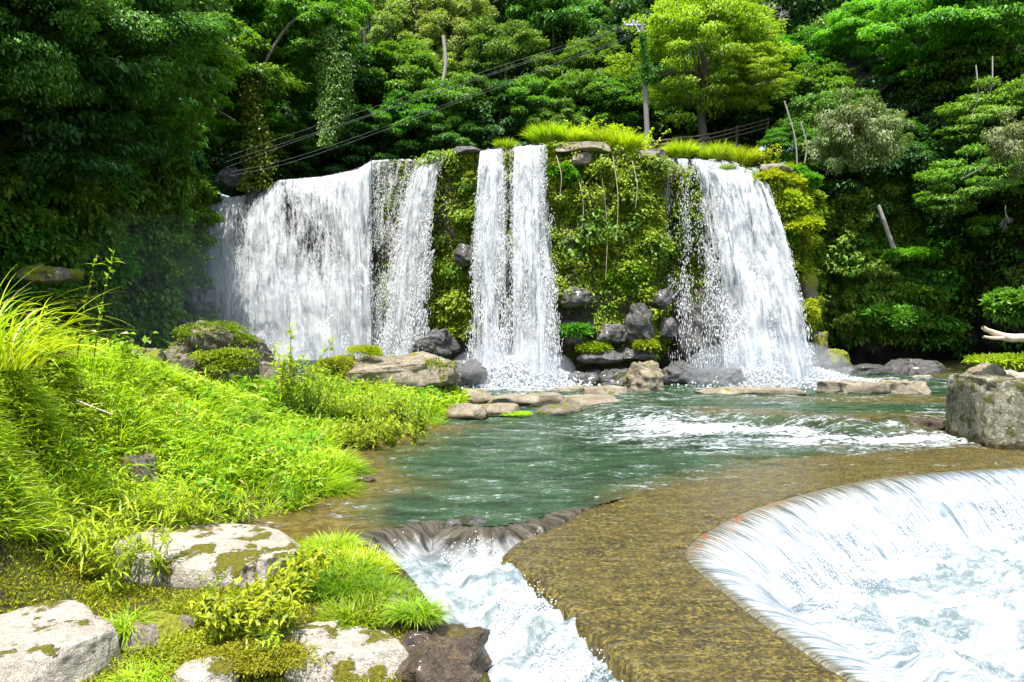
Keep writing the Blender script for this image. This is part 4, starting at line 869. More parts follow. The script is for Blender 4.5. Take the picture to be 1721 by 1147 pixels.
rock('dark rock in the foam at the right edge below the weir lip', 1712, 855, -.95, 1.4, .6, .40, 'rock_wet', 206, e=.8)

# ------------------------------------------------------------------ waterfalls
def fall_mat(name, c1, c2, k=1.0):
    b = NB(name); u = b.attr('fu'); v = b.attr('fv'); den = b.attr('den')
    def vec(a, c):
        x = b.n('ShaderNodeCombineXYZ'); b.L.new(b.math('MULTIPLY', u, a), x.inputs[0]); b.L.new(b.math('MULTIPLY', v, c), x.inputs[1]); b.L.new(b.attr('lay'), x.inputs[2]); return x.outputs[0]
    n1 = b.noise(vec(3.2, .45), 1, 5, .6, .5); n2 = b.noise(vec(9, 2.6), 1, 5, .7, .6); n3 = b.noise(vec(1.2, .5), 1, 3, .6, .4)
    m = b.math('ADD', b.math('ADD', b.math('MULTIPLY', n1, .55), b.math('MULTIPLY', n2, .6)), b.math('MULTIPLY', n3, .3))
    a = b.mrange(b.math('ADD', m, b.math('MULTIPLY', den, .62)), 1.0, 1.16, 0, 1)
    c = b.ramp(m, [(.58, c2), (.76, c1)])
    d = b.n('ShaderNodeBsdfDiffuse'); b.L.new(c, d.inputs[0]); b.L.new(b.bump(b.math('ADD', n2, n1), .7, .15), d.inputs['Normal'])
    t = b.n('ShaderNodeBsdfTranslucent'); b.L.new(c, t.inputs[0]); mx = b.n('ShaderNodeMixShader'); mx.inputs[0].default_value = .45; b.l(d, mx, 1); b.l(t, mx, 2)
    tr = b.n('ShaderNodeBsdfTransparent'); m2 = b.n('ShaderNodeMixShader'); b.L.new(a, m2.inputs[0]); b.l(tr, m2, 1); b.l(mx, m2, 2); return b.done(m2)
M['fall'] = fall_mat('falling_water', (.86, .88, .89), (.34, .40, .44)); M['drops'] = NB('water_drops')
_b = M['drops']; _p = _b.pbsdf(Base_Color=(.92, .94, .95), Roughness=.35); _t = _b.n('ShaderNodeBsdfTranslucent'); _t.inputs[0].default_value = (.92, .94, .95, 1)
_m = _b.n('ShaderNodeMixShader'); _m.inputs[0].default_value = .5; _b.l(_p, _m, 1); _b.l(_t, _m, 2); M['drops'] = _b.done(_m)
flecks('droplets thrown up where the curved cascade meets its basin', WEIR_D, .011, 1)
flecks('droplets jumping from the white chute', CH_D, .008, 2)
def waterfall(label, lipc, basec, dens, nd, seed, h=.55, layers=3, back=1.4, dl=.11, dw=.011, lump=.25, fadeh=.06):
    a = np.array([P(*c) for c in lipc]); bb = np.array([P(*c) for c in basec]); W_ = np.sum(np.linalg.norm(np.diff(bb, axis=0), axis=1))
    ta = np.linspace(0, 1, len(a)); tb_ = np.linspace(0, 1, len(bb))
    def at(u, t):
        l = np.stack([np.interp(u, ta, a[:, k]) for k in range(3)], -1); e = np.stack([np.interp(u, tb_, bb[:, k]) for k in range(3)], -1)
        tt = np.maximum(t, 0); hh = (tt ** h * .75 + tt * .25)[..., None]; p = l * (1 - hh) + e * hh; p[..., 2] = l[..., 2] + (e[..., 2] - l[..., 2]) * tt
        p[..., 1] += np.maximum(-t, 0) * 14 * back / 1.0; p[..., 2] += np.where(t < 0, .03, 0); return p
    Hh = abs(a[:, 2].mean() - bb[:, 2].mean()); root = None
    for ly in range(layers):
        nu = int(np.clip(W_ / .09, 20, 150)); U, T = np.meshgrid(np.linspace(0, 1, nu), np.concatenate([np.linspace(-.07, -.005, 6), np.linspace(0, 1, 120)]))
        p = at(U, T); off = (fbm(np.stack([U * W_ * 1.6, T * Hh * .5, U * 0 + ly * 9], -1), 1, 4, seed + ly) - .45) * lump * 2 * ss(0, .12, T) + ly * .22 * ss(0, .1, T)
        p[..., 1] -= off; D = dens(U, T)
        D = D - .8 * (1 - ss(0, .04, U + (fbm(p2(T * 9, U * 0), 1, 3, seed) - .5) * .06)) - .8 * ss(.96, 1, U + (fbm(p2(T * 9, U * 0 + 3), 1, 3, seed) - .5) * .06) - .13 * ly
        o = mesh('water_sheet' if ly else 'waterfall', p, gridF(*U.shape), M['fall'], dict(fu=U * W_, fv=T ** 1 * Hh * (1 - .35 * T), den=D, lay=U * 0 + ly * 3.7 + seed), parent=root)
        if root is None: root = o; tag(o, label, 'waterfall')
    r = np.random.default_rng(seed); U = r.random(nd * 4); T = r.random(nd * 4) ** .85; D = dens(U, T)
    nn = fbm(np.stack([U * W_ * 3.2, T * Hh * .9, U * 0], -1), 1, 3, seed + 3)
    nd = int(nd * .62); keep = (r.random(len(U)) < np.clip(D - .02, 0, 1) * ss(.35, .62, nn))[:]; U, T = U[keep][:nd], T[keep][:nd]; N = len(U)
    p = at(U, T); vel = nrm(at(U, np.minimum(T + .01, 1.01)) - p)
    sp_ = .06 + .30 * T; p += r.normal(0, 1, (N, 3)) * np.stack([sp_ * .32, sp_ * .5, sp_ * .3], -1) - np.array([0, .22, 0])
    l = dl * r.uniform(.4, 1.8, N)[:, None] * (.5 + T[:, None]); wd = dw * r.uniform(.5, 1.5, N)[:, None]
    s = nrm(np.cross(vel, rdir(N, r))); s2 = np.cross(vel, s)
    V = np.stack([p - vel * l / 2, p + s * wd, p - s * wd * .5 + s2 * wd * .87, p - s * wd * .5 - s2 * wd * .87, p + vel * l / 2], 1).reshape(-1, 3)
    q = (np.arange(N) * 5)[:, None, None] + np.array([[0, 1, 2], [0, 2, 3], [0, 3, 1], [4, 2, 1], [4, 3, 2], [4, 1, 3]])[None]
    o = mesh('spray', V, q.reshape(-1, 3), M['drops'], smooth=True, parent=root); o['kind'] = 'stuff'
    return root
waterfall('leftmost strand of the big left fall, squeezed against the dark cliff', [(348, 322, 38.2), (385, 333, 37.3), (424, 326, 36.9)], [(326, 600, 35.4), (385, 600, 35), (425, 600, 34.6)],
          lambda u, t: .86 + .25 * np.exp(-((u - .15) / .22) ** 2) + .15 * ss(.5, 1, t) - .3 * np.exp(-((u - .85) / .2) ** 2 - ((t - .1) / .2) ** 2) - .25 * np.exp(-((u - .75) / .2) ** 2 - ((t - .35) / .2) ** 2), 9000, 301, back=.5)
waterfall('broad main curtain of the big left fall, widest of all the falls, half in shade', [(424, 330, 36.8), (470, 303, 36.5), (540, 298, 36.2), (600, 286, 34.9), (624, 271, 33.5)], [(405, 605, 34.8), (480, 605, 34.2), (560, 605, 33.2), (600, 605, 32.2), (627, 605, 31.8)],
          lambda u, t: .80 + .35 * ss(.6, .75, u) + .35 * ss(.45, .85, t) - .24 * np.exp(-((u - .48) / .17) ** 2 - ((t - .38) / .26) ** 2) - .22 * np.exp(-((u - .3) / .07) ** 2 - ((t - .15) / .2) ** 2), 30000, 302, back=.5, lump=.4)
waterfall('thin dark veil of trickles on wet rock right of the big left fall', [(622, 271, 33.6), (660, 268, 33.0), (702, 268, 32.3)], [(627, 600, 32.6), (645, 600, 32.2), (655, 600, 31.7)],
          lambda u, t: .46 - .08 * t + .1 * np.sin(u * 40), 7000, 303, layers=1, lump=.1, dw=.010)
waterfall('slanting bright fall between the dark veil and the narrow moss strip', [(703, 272, 32.2), (722, 263, 31.5), (752, 257, 30.8)], [(636, 600, 30.8), (665, 600, 30.2), (704, 595, 29.6)],
          lambda u, t: .58 + .30 * np.exp(-((u - .5) / .3) ** 2) - .25 * ss(.8, 1, u) * (1 - t), 15000, 304, h=.6)
waterfall('left strand of the twin falls', [(806, 255, 30.2), (826, 252, 30.2), (846, 251, 30.2)], [(788, 645, 28.5), (822, 645, 28.3), (856, 645, 28.4)],
          lambda u, t: .60 + .28 * np.exp(-((u - .5) / .3) ** 2) - .06 * t, 15000, 305)
waterfall('thin green-tinted veil between the two strands of the twin falls', [(838, 251, 30.3), (870, 249, 30.2)], [(842, 645, 29), (880, 645, 28.9)], lambda u, t: .30 + .15 * t + .06 * np.sin(u * 25), 3500, 306, layers=1, dw=.010)
waterfall('right strand of the twin falls, beside the mossy rock face', [(862, 248, 30.1), (890, 245, 29.9), (917, 244, 29.6)], [(858, 645, 28.3), (900, 645, 28.1), (940, 645, 28.1)],
          lambda u, t: .58 + .30 * np.exp(-((u - .45) / .3) ** 2) - .12 * ss(.65, 1, u) * t, 17000, 307)
waterfall('right-hand fall, loose strings on its left side and a dense white flank on its right', [(1112, 268, 30.3), (1150, 267, 30.6), (1190, 270, 30.7), (1225, 274, 30.6), (1258, 286, 30.2)], [(1122, 612, 29.6), (1165, 630, 29.2), (1225, 645, 28.8), (1300, 650, 28.2), (1372, 650, 28)],
          lambda u, t: .16 + .74 * ss(.38 - .06 * t, .66, u + .12 * (1 - t)) + .36 * (1 - ss(.0, .14, t)) + .10 * np.sin(u * 34 + t * 3) * (u < .5), 34000, 308, h=.5, lump=.4)
waterfall('small trickle over the grey rock at the left of the narrow moss strip', [(716, 425, 30.3), (733, 420, 30.2)], [(702, 590, 29.7), (716, 590, 29.6)], lambda u, t: .5 + 0 * u, 1500, 309, layers=1, back=.1, lump=.06)
waterfall('tiny side trickle at the left of the right buttress', [(1262, 284, 30.0), (1270, 284, 29.9)], [(1278, 420, 29.6), (1290, 420, 29.6)], lambda u, t: .62 - .3 * t, 800, 310, layers=1, back=.1, lump=.05)

# splash mounds and mist
def splash(label, px, py, Yd, rx, ry, hz, n, seed):
    r = np.random.default_rng(seed); c = P(px, py, Yd); c[2] = .2
    a = r.uniform(0, 6.283, n); q = np.abs(r.normal(0, .5, n)); x = np.cos(a) * q * rx; y = np.sin(a) * q * ry; z = hz * r.random(n) ** 1.6 * np.exp(-q ** 2 * 1.3)
    p = c + np.stack([x, y, z], -1); l = r.uniform(.02, .07, (n, 1)); d1 = rdir(n, r); s = nrm(np.cross(d1, rdir(n, r))); s2 = np.cross(d1, s)
    V = np.stack([p - d1 * l, p + s * l, p - s * l * .5 + s2 * l * .87, p - s * l * .5 - s2 * l * .87, p + d1 * l], 1).reshape(-1, 3)
    f = (np.arange(n) * 5)[:, None, None] + np.array([[0, 1, 2], [0, 2, 3], [0, 3, 1], [4, 2, 1], [4, 3, 2], [4, 1, 3]])[None]
    tag(mesh('splash', V, f.reshape(-1, 3), M['drops'], smooth=False), label, 'splash', kind='stuff')
splash('white splash at the foot of the twin falls', 865, 640, 28.4, 2.6, 1.4, 1.1, 16000, 1)
splash('white splash at the foot of the right-hand fall', 1310, 645, 28.4, 3.2, 1.2, .9, 15000, 2)
def mist(label, c, R3, dens):
    S, q = ico_like(20); nm = NB('mist'); v = nm.n('ShaderNodeVolumePrincipled'); v.inputs['Color'].default_value = (.86, .93, 1, 1); v.inputs['Density'].default_value = dens
    v.inputs['Anisotropy'].default_value = .2; nm.L.new(v.outputs[0], nm.out.inputs['Volume'])
    o = mesh('mist', S * np.array(R3), q, nm.m); o.location = [float(x) for x in c]; tag(o, label, 'mist', kind='stuff')
mist('pale mist drifting from the foot of the big left fall', P(400, 560, 32), (7.5, 3.0, 4.0), .018)
mist('denser mist at the very foot of the big left fall', P(500, 620, 32), (5.0, 1.4, 1.5), .09)
mist('thin green-tinted haze in front of the left cliff', P(210, 510, 25), (6.0, 3.2, 3.2), .012)
mist('spray haze at the foot of the right-hand fall', P(1290, 625, 27.6), (3.2, 1.2, 1.3), .22)
mist('spray haze at the foot of the twin falls', P(860, 625, 27.4), (2.4, 1.0, 1.1), .2)

# ------------------------------------------------------------------ plants
def grass_clump(label, c, rx, ry, n, L, W, mat, seed, bend=.6, spread=.45, name='grass_clump', cat='grass', kind=None, follow=True, seg=3, up=1.0):
    r = np.random.default_rng(seed); a = r.uniform(0, 6.283, n); q = np.sqrt(r.random(n)); o = np.stack([np.cos(a) * q * rx, np.sin(a) * q * ry, np.zeros(n)], -1); p = np.asarray(c) + o
    if follow: p[:, 2] = H(p[:, 0], p[:, 1]) - .02
    d = o / max(rx, ry) * spread * 1.2 + rdir(n, r) * [.35, .35, .1] * spread * 2 + np.array([0, 0, up])
    V, q_, v = blades(p, d, L * r.uniform(.5, 1.25, n), W * r.uniform(.7, 1.3, n), r, bend * r.uniform(.5, 1.5, n), seg)
    return tag(mesh(name, V, q_, M[mat], {'var': v}, smooth=False), label, cat, kind=kind)
def leafy(label, bases, hgt, nst, nl, L, mat, seed, spread=.5, name='leafy_plant', cat='plant', wr=.35, stem_r=.006, lean=(0, 0), droop=.2, top=.0, smat='stem', group=None):
    """stems with leaves set along them"""
    r = np.random.default_rng(seed); bases = np.atleast_2d(bases); st, pp, dd = [], [], []
    for b0 in bases:
        for _ in range(nst):
            hh = hgt * r.uniform(.6, 1.1); e = b0 + np.array([lean[0], lean[1], 1]) * hh + r.normal(0, spread, 3) * [1, 1, .12] * hh; b1 = b0 + r.normal(0, .03, 3) * [1, 1, 0]
            m = (b1 + e) / 2 + r.normal(0, .06, 3) * hh; s = spline([b1, m, e], 9); st.append(tube(s, np.linspace(stem_r, stem_r * .4, 9), 4))
            t = r.uniform(top, 1, nl) * 8; i = np.minimum(t.astype(int), 7); f = (t - i)[:, None]; pp.append(s[i] * (1 - f) + s[i + 1] * f); ax = nrm(s[i + 1] - s[i])
            dd.append(ax * .45 + rdir(nl, r) * .9)
    p = np.concatenate(pp); d = np.concatenate(dd) + [0, 0, -droop * .4]; N = len(p)
    V, q, v = leaves(p, d, nrm(rdir(N, r) * .4 + [0, -.1, 1]), L * r.uniform(.55, 1.25, N), L * wr, r, .25)
    c = bases.mean(0); root = empty(name, c, label, cat, group)
    V2, q2, _ = join(st); mesh('stem', V2, q2, M[smat], parent=root).location = -root.location; mesh('leaves', V, q, M[mat], {'var': v}, smooth=False, parent=root).location = -root.location
    return root
r = np.random.default_rng(5)
def sample_bank(n, cond, xr=(-13.5, .2), yr=(7.2, 25)):
    x = r.uniform(*xr, n); y = yr[0] + (yr[1] - yr[0]) * r.random(n) ** 1.35; z = H(x, y); p = p2(x, y, z - .02); px, py = proj(p)
    m = (z > -.06) & (px > -160) & (py < 1200) & cond(px, py, x, y, z); return p[m], px[m], py[m]
bank = lambda px, py: (py < np.interp(px, [-200, 0, 180, 300, 480, 700], [905, 905, 900, 885, 885, 900]))
notrock = lambda px, py, x, y: ~((np.hypot((px - 232) / 38, (py - 815) / 55) < 1))
def fld(x, y, s=0, sc_=.8): return fbm(p2(x, y), sc_, 3, 40 + s)
# bright fine grass
p, px, py = sample_bank(330000, lambda px, py, x, y, z: bank(px, py) & notrock(px, py, x, y) & (r.random(len(x)) < np.clip(ss(60, 260, px) + .25, 0, 1)))
k = np.clip(p[:, 1] / 10, .8, 2.4); N = len(p); print('grass', N)
lng = .20 + .50 * ss(.35, .65, fld(p[:, 0], p[:, 1], 1, 2.2)); kp = r.random(N) < .12 + ss(.40, .58, fld(p[:, 0], p[:, 1], 9, 3.0)); p, px, py, k, lng = p[kp], px[kp], py[kp], k[kp], lng[kp]; N = len(p)
d = rdir(N, r) * [.55, .55, .1] + np.array([.12, -.12, 1]) + (fbm(p, 2.6, 2, 12)[:, None] - .5) * [2.2, 0, 0] + (fbm(p, 2.2, 2, 14)[:, None] - .5) * [0, 2.0, 0]
V, q, v = blades(p, d, lng * r.uniform(.5, 1.2, N), .013 * k * r.uniform(.7, 1.4, N), r, .55 * r.uniform(.4, 1.7, N), 3, np.clip(r.random(N) * .62 + .8 * (fbm(p, 1.2, 3, 13) - .35) + .05 * r.random(N), 0, 1))
tag(mesh('grass', V, q, M['grass'], {'var': v}, smooth=False), 'bright yellow-green grass covering the left river bank', 'grass', kind='stuff')
# herbs and bamboo grass at the left
p2_, _px, _py = sample_bank(300000, lambda px, py, x, y, z: bank(px, py) & (px < 300) & (px > -60), xr=(-10, -2.5), yr=(7.2, 14))
N = len(p2_); V, q, v = blades(p2_, rdir(N, r) * [1.1, 1.1, .2] + [.1, -.1, .8] + (fbm(p2_, 3, 2, 31)[:, None] - .5) * [2.5, 0, 0], .32 * r.uniform(.3, 1.4, N), .013 * r.uniform(.7, 1.6, N), r, .8, 3)
tag(mesh('grass', V, q, M['grass'], {'var': v}, smooth=False), 'thick grass on the steep left end of the bank', 'grass', kind='stuff')
p3_, _px, _py = sample_bank(150000, lambda px, py, x, y, z: bank(px, py) & (px < 330) & (px > -60) & (fld(x, y, 17, 1.8) > .42), xr=(-10, -2.5), yr=(7.2, 14))
N = len(p3_); V, q, v = leaves(p3_ + [0, 0, .05] + r.random((N, 1)) * [.05, -.05, .3], rdir(N, r) * [1, 1, .6] + [0, -.3, .1], nrm(rdir(N, r) * .6 + [0, -.3, 1]), .10 * r.uniform(.5, 1.5, N), .03, r, .25)
tag(mesh('weeds', V, q, M['herb'], {'var': v}, smooth=False), 'leafy weeds crowding the steep left end of the bank', 'weeds', kind='stuff')
p, px, py = sample_bank(150000, lambda px, py, x, y, z: bank(px, py) & notrock(px, py, x, y) & (fld(x, y, 2) + .35 * (1 - ss(100, 380, px)) + .15 * ss(560, 620, px) > .50))
N = len(p); print('herb', N); k = np.clip(p[:, 1] / 10, .8, 2.2); p = p + rdir(N, r) * .08 + np.array([0, 0, 1]) * r.uniform(.05, .55, N)[:, None]
V, q, v = leaves(p, rdir(N, r) * [1, 1, .5] + [0, -.2, .05], nrm(rdir(N, r) * .5 + [0, -.2, 1]), .095 * k * r.uniform(.4, 1.7, N), .034 * k, r, .2)
tag(mesh('weeds', V, q, M['herb'], {'var': v}, smooth=False), 'low leafy weeds and creepers mixed into the grass of the left bank', 'weeds', kind='stuff')
p, px, py = sample_bank(26000, lambda px, py, x, y, z: bank(px, py) & notrock(px, py, x, y) & (py > 740) & (px < 560))
N = len(p); d = rdir(N, r) * [.9, .9, .2] + np.array([.2, -.35, .8])
V, q, v = blades(p + [0, 0, .1], d, .36 * r.uniform(.4, 1.3, N), .022 * r.uniform(.7, 1.3, N), r, .8, 3)
tag(mesh('bamboo_grass', V, q, M['grass_deep'], {'var': v}, smooth=False), 'coarser drooping bamboo grass hanging over the front of the bank above the flat rocks', 'bamboo grass', kind='stuff')
p, px, py = sample_bank(60000, lambda px, py, x, y, z: bank(px, py) & (fld(x, y, 7, 2.5) + .1 * ss(400, 150, px) > .52))
N = len(p); V, q, v = blades(p, rdir(N, r) * [1, 1, .2] + [0, -.2, .7], .4 * r.uniform(.4, 1.2, N), .009, r, 1.0, 3)
tag(mesh('dry_grass', V, q, leaf_mat('dry_grass', (.40, .32, .16), (.62, .52, .30)), {'var': v}, smooth=False), 'straw-coloured dry blades scattered through the bank', 'dry grass', kind='stuff')
p, px, py = sample_bank(60000, lambda px, py, x, y, z: bank(px, py) & (fbm(p2(x, y), 2.6, 3, 91) > .60))
N = len(p); p = p + rdir(N, r) * .06 + np.array([0, 0, 1]) * r.uniform(.15, .62, N)[:, None]; k = np.clip(p[:, 1] / 10, .8, 2.)
V, q, v = leaves(p, rdir(N, r) * [1, 1, .4] + [0, -.2, -.1], nrm(rdir(N, r) * .5 + [0, -.2, 1]), .12 * k * r.uniform(.6, 1.5, N), .055 * k, r, .2)
tag(mesh('broadleaf_weeds', V, q, M['leaf_mid2'], {'var': v}, smooth=False), 'darker broad-leaved weeds standing in clumps above the bank grass', 'weeds', kind='stuff')
p, px, py = sample_bank(70000, lambda px, py, x, y, z: bank(px, py) & (fbm(p2(x, y), 1.6, 3, 95) > .56) & notrock(px, py, x, y))
N = len(p); print('tall', N); k = np.clip(p[:, 1] / 10, .8, 2.2); V, q, v = blades(p, rdir(N, r) * [.5, .5, .1] + [.05, -.1, 1], .66 * r.uniform(.5, 1.25, N), .014 * k * r.uniform(.7, 1.5, N), r, .8 * r.uniform(.5, 1.6, N), 4)
tag(mesh('tall_grass', V, q, M['grass_deep'], {'var': v}, smooth=False), 'longer arching grass rising in uneven patches over the left bank', 'grass', kind='stuff')
# ferns fronds
def fronds(label, p, L, mat, seed, name='fern', kind='stuff'):
    r = np.random.default_rng(seed); N = len(p); az = r.uniform(0, 6.283, N); hz = np.stack([np.cos(az), np.sin(az), 0 * az], -1); Vs = []; n = 9
    L = L * r.uniform(.6, 1.2, N); parts = []
    for i in range(1, n + 1):
        t = i / n; c = p + hz * (L * t)[:, None] + np.array([0, 0, 1]) * (L * (.55 * t - .55 * t * t + .15 * t))[:, None]; s = np.cross(hz, [0, 0, 1]) 
        for sg in (-1, 1):
            parts.append(leaves(c, s * sg + hz * .45 + [0, 0, -.15], np.broadcast_to([0, 0, 1.], (N, 3)) + rdir(N, r) * .15, L * .34 * (1 - .75 * t) + .01, L * .07, r, .1))
    V, q, v = join(parts); return tag(mesh(name, V, q, M[mat], {'var': v}, smooth=False), label, 'ferns', kind=kind)
p, px, py = sample_bank(9000, lambda px, py, x, y, z: bank(px, py) & (px > 60) & (px < 520) & (py < 830) & (fld(x, y, 5, 1.0) > .45))
fronds('pale fern fronds showing through the grass on the left bank', p + [0, 0, .30], .45, 'grass', 9)
# moss cushions and short growth between the foreground rocks
x = r.uniform(-6.5, .1, 120000); y = r.uniform(4.6, 10.2, 120000); z = H(x, y); p = p2(x, y, z); px, py = proj(p)
m = (z > -.75) & (py > 880) & (px < 690) & (fld(x, y, 6, 1.3) + .12 * ss(600, 500, px) > .44); p = p[m]; N = len(p); print('moss', N)
V, q, v = leaves(p, rdir(N, r) + [0, 0, .9], rdir(N, r), .035 * r.uniform(.6, 1.6, N), .016, r, .1)
tag(mesh('moss', V, q, M['moss_bright'], {'var': v}, smooth=False), 'yellow-green moss cushions between the pale foreground rocks', 'moss', kind='stuff')
for i, (a, b, z, rx, L, n, m, lab) in enumerate([(555, 935, .05, .26, .27, 1500, 'grass', 'bright grass clump touching the right end of the large flat rock'), (605, 960, .05, .3, .27, 1800, 'grass', 'bright grass clump standing closest to the head of the chute'), (570, 985, .02, .35, .3, 2200, 'grass_deep', 'deeper green grass clump in front of the two bright ones'), (640, 1000, .0, .28, .26, 1600, 'grass_deep', 'orange-tipped grass fringe hanging to the chute'), (600, 1030, -.02, .3, .2, 1500, 'grass_deep', 'short grass behind the ragged rock')]):
    grass_clump(lab, G(a, b, z), rx, rx * .9, n, L, .012, m, 500 + i, .8, .5)
grass_clump('small dense grass tuft on the ragged rock at the chute', [*G(700, 1052, -.05)[:2], .02], .17, .10, 900, .26, .010, 'grass_deep', 13, 1.1, .6, follow=False)
grass_clump('pale drooping tuft between the two big foreground rocks', [*G(215, 1065, .0)[:2], .02], .14, .12, 420, .30, .013, 'grass_deep', 14, 1.5, .5, follow=False)
grass_clump('upright grass blades at the bottom edge left of centre', G(195, 1150, 0), .3, .12, 60, .35, .022, 'grass', 15, .3, .3)
grass_clump('bright tuft at the bottom edge beneath the moss', G(270, 1140, -.1), .4, .22, 1500, .2, .012, 'grass', 16, .8, .8)
bp = np.stack([G(a, b, .0) for a, b in [(400, 1065), (430, 1045), (460, 1020), (500, 1010), (370, 1070), (350, 1050), (480, 1060), (440, 1075), (520, 985), (490, 985), (545, 970), (410, 1040)]])
leafy('fresh green leafy plants in front of the large flat rock', bp, .36, 16, 16, .095, 'herb', 17, .38, wr=.36)
leafy('small leafy shoots on the moss near the bottom edge', np.stack([G(460, 1105, -.1)]), .24, 16, 9, .06, 'herb', 18, .45)
leafy('single green sprig at the front of the large flat rock', G(345, 1010, .0)[None], .3, 8, 9, .06, 'herb', 19, .5)
# the spiky plant at the foot of the bank
leafy('bushy spray of bamboo leaves at the foot of the bank left of the flat rock', G(150, 965, .1) + np.random.default_rng(3).normal(0, .16, (14, 3)) * [1.4, 1, 0], .75, 5, 20, .20, 'herb', 20, .4, wr=.13, name='bamboo_grass', cat='bamboo grass', stem_r=.004)
leafy('second spray of bamboo leaves at the left edge under the steep bank', G(40, 915, .3) + np.random.default_rng(4).normal(0, .2, (12, 3)) * [1.5, 1, 0], .6, 5, 20, .18, 'grass', 27, .4, wr=.14, name='bamboo_grass', cat='bamboo grass', stem_r=.004)
leafy('third spray of bamboo leaves above the back edge of the flat rock', G(270, 895, .2) + np.random.default_rng(6).normal(0, .2, (12, 3)) * [2.2, .6, 0], .55, 5, 18, .17, 'grass', 28, .4, wr=.13, name='bamboo_grass', cat='bamboo grass', stem_r=.004)
# tall reeds at left
grass_clump('tall arching reeds at the left edge of the bank', P(-10, 620, 8.8), .5, .5, 170, 1.35, .026, 'grass', 21, 1.25, .45, name='reeds', cat='reeds', follow=False, seg=8)
grass_clump('second bunch of arching reeds behind the first, further left', P(-60, 600, 9.3), .4, .5, 130, 1.3, .026, 'grass', 22, 1.1, .45, name='reeds', cat='reeds', follow=False, seg=8)
for i, (x0, y0, x1, y1, lab) in enumerate([(130, 600, 163, 428, 'left of the two tall thin stalks above the bank'), (158, 600, 192, 424, 'right of the two tall thin stalks, with round climbing leaves')]):
    b0, e0 = P(x0, y0, 10.5), P(x1, y1, 10.3); s = spline([b0, (b0 + e0) / 2 + [-.03, 0, 0], e0], 16); root = empty('tall_stalk', b0, lab, 'stalk', 'tall thin stalks above the bank')
    V, q, _ = tube(s, np.linspace(.011, .003, 16), 6); mesh('stem', V, q, M['herb'], parent=root).location = -root.location
    n = 34; j = r.integers(3, 16, n); p = s[j] + rdir(n, r) * .01; V, q, v = leaves(p, rdir(n, r), rdir(n, r), r.uniform(.03, .085, n) * (1 + .3 * i), .03 + .02 * i, r); mesh('leaves', V, q, M['grass'], {'var': v}, smooth=False, parent=root).location = -root.location
    V, q, v = blades(np.repeat(s[13:14], 3, 0), np.array([[1., 0, .4], [-1, 0, .4], [.3, -.5, 1]]), .2, .02, r, .9, 5); mesh('leaves', V, q, M['grass'], {'var': v}, smooth=False, parent=root).location = -root.location
leafy('climbing plant with heart leaves between the stalks and the mossy hummock', np.stack([P(205, 612, 12.5), P(222, 600, 12.5)]), .42, 4, 8, .13, 'grass', 23, .4, wr=.7)
# sapling and shrubs along the bank
leafy('slender leafy sapling standing against the mist', np.stack([P(480, 690, 17), P(490, 690, 17.1)]), 1.75, 5, 34, .19, 'grass', 24, .22, name='sapling', cat='sapling', wr=.3, stem_r=.013, top=.3)
leafy('second leafy sapling right of the slender one', np.stack([P(514, 690, 17.5), P(526, 690, 17.5)]), 1.15, 5, 30, .16, 'herb', 25, .28, name='sapling', cat='sapling', wr=.3, stem_r=.011, top=.2)
for i, (a, b, Yd, n, hh, lab) in enumerate([(560, 690, 18, 16, .9, 'willowy shrub right of the saplings'), (610, 700, 18.5, 18, .9, 'willowy shrub in front of the slanting boulder'), (660, 705, 19, 16, .75, 'willowy shrub at the water side below the slanting boulder'), (600, 735, 17, 14, .5, 'low willowy shrub dipping towards the pool'), (650, 735, 18, 9, .4, 'outermost willowy spray over the water'), (545, 660, 20, 10, .8, 'light shrub at the left foot of the mossy boulder'), (630, 660, 21.5, 8, .7, 'pale spindly herb against the face of the slanting boulder')]):
    bs = P(a, b, Yd) + r.normal(0, .38, (n, 3)) * [1, .8, .1]; bs[:, 2] = np.maximum(H(bs[:, 0], bs[:, 1]), .0)
    leafy(lab, bs, hh, 6, 26, .135, 'herb' if i not in (2, 5) else 'grass_deep', 60 + i, .45, name='shrub', cat='shrub', wr=.3, stem_r=.008, group='willowy shrubs at the tip of the bank')
for i, (a, b, Yd, rr, L, lab) in enumerate([(715, 690, 20.3, .5, .42, 'round grass cushion at the very tip of the bank'), (735, 668, 22, .5, .4, 'grass cushion behind the tip of the bank'), (690, 700, 19.8, .4, .35, 'grass cushion left of the tip of the bank'), (560, 800, 13.8, .5, .5, 'grass clump trailing into the pool'), (540, 830, 12.6, .5, .5, 'grass clump trailing into the pool nearest the flat rock'), (865, 685, 21.6, .45, .16, 'mossy grass cushion among the stepping rocks, left one'), (925, 683, 22, .3, .16, 'mossy grass cushion among the stepping rocks, middle one'), (955, 672, 23, .3, .18, 'mossy grass cushion among the stepping rocks, right one'), (770, 680, 22, .35, .2, 'grass between the leftmost stepping rocks'), (1088, 655, 27.2, .45, .25, 'grass at the foot of the dome boulder')]):
    c = P(a, b, Yd); c[2] = .0; grass_clump(lab, c, rr, rr * .7, 2200 if L > .3 else 1500, L, .018 if i not in (3, 4) else .013, 'grass' if i % 3 else 'grass_deep', 80 + i, .9, .7, follow=i in (0, 1, 2, 3, 4))
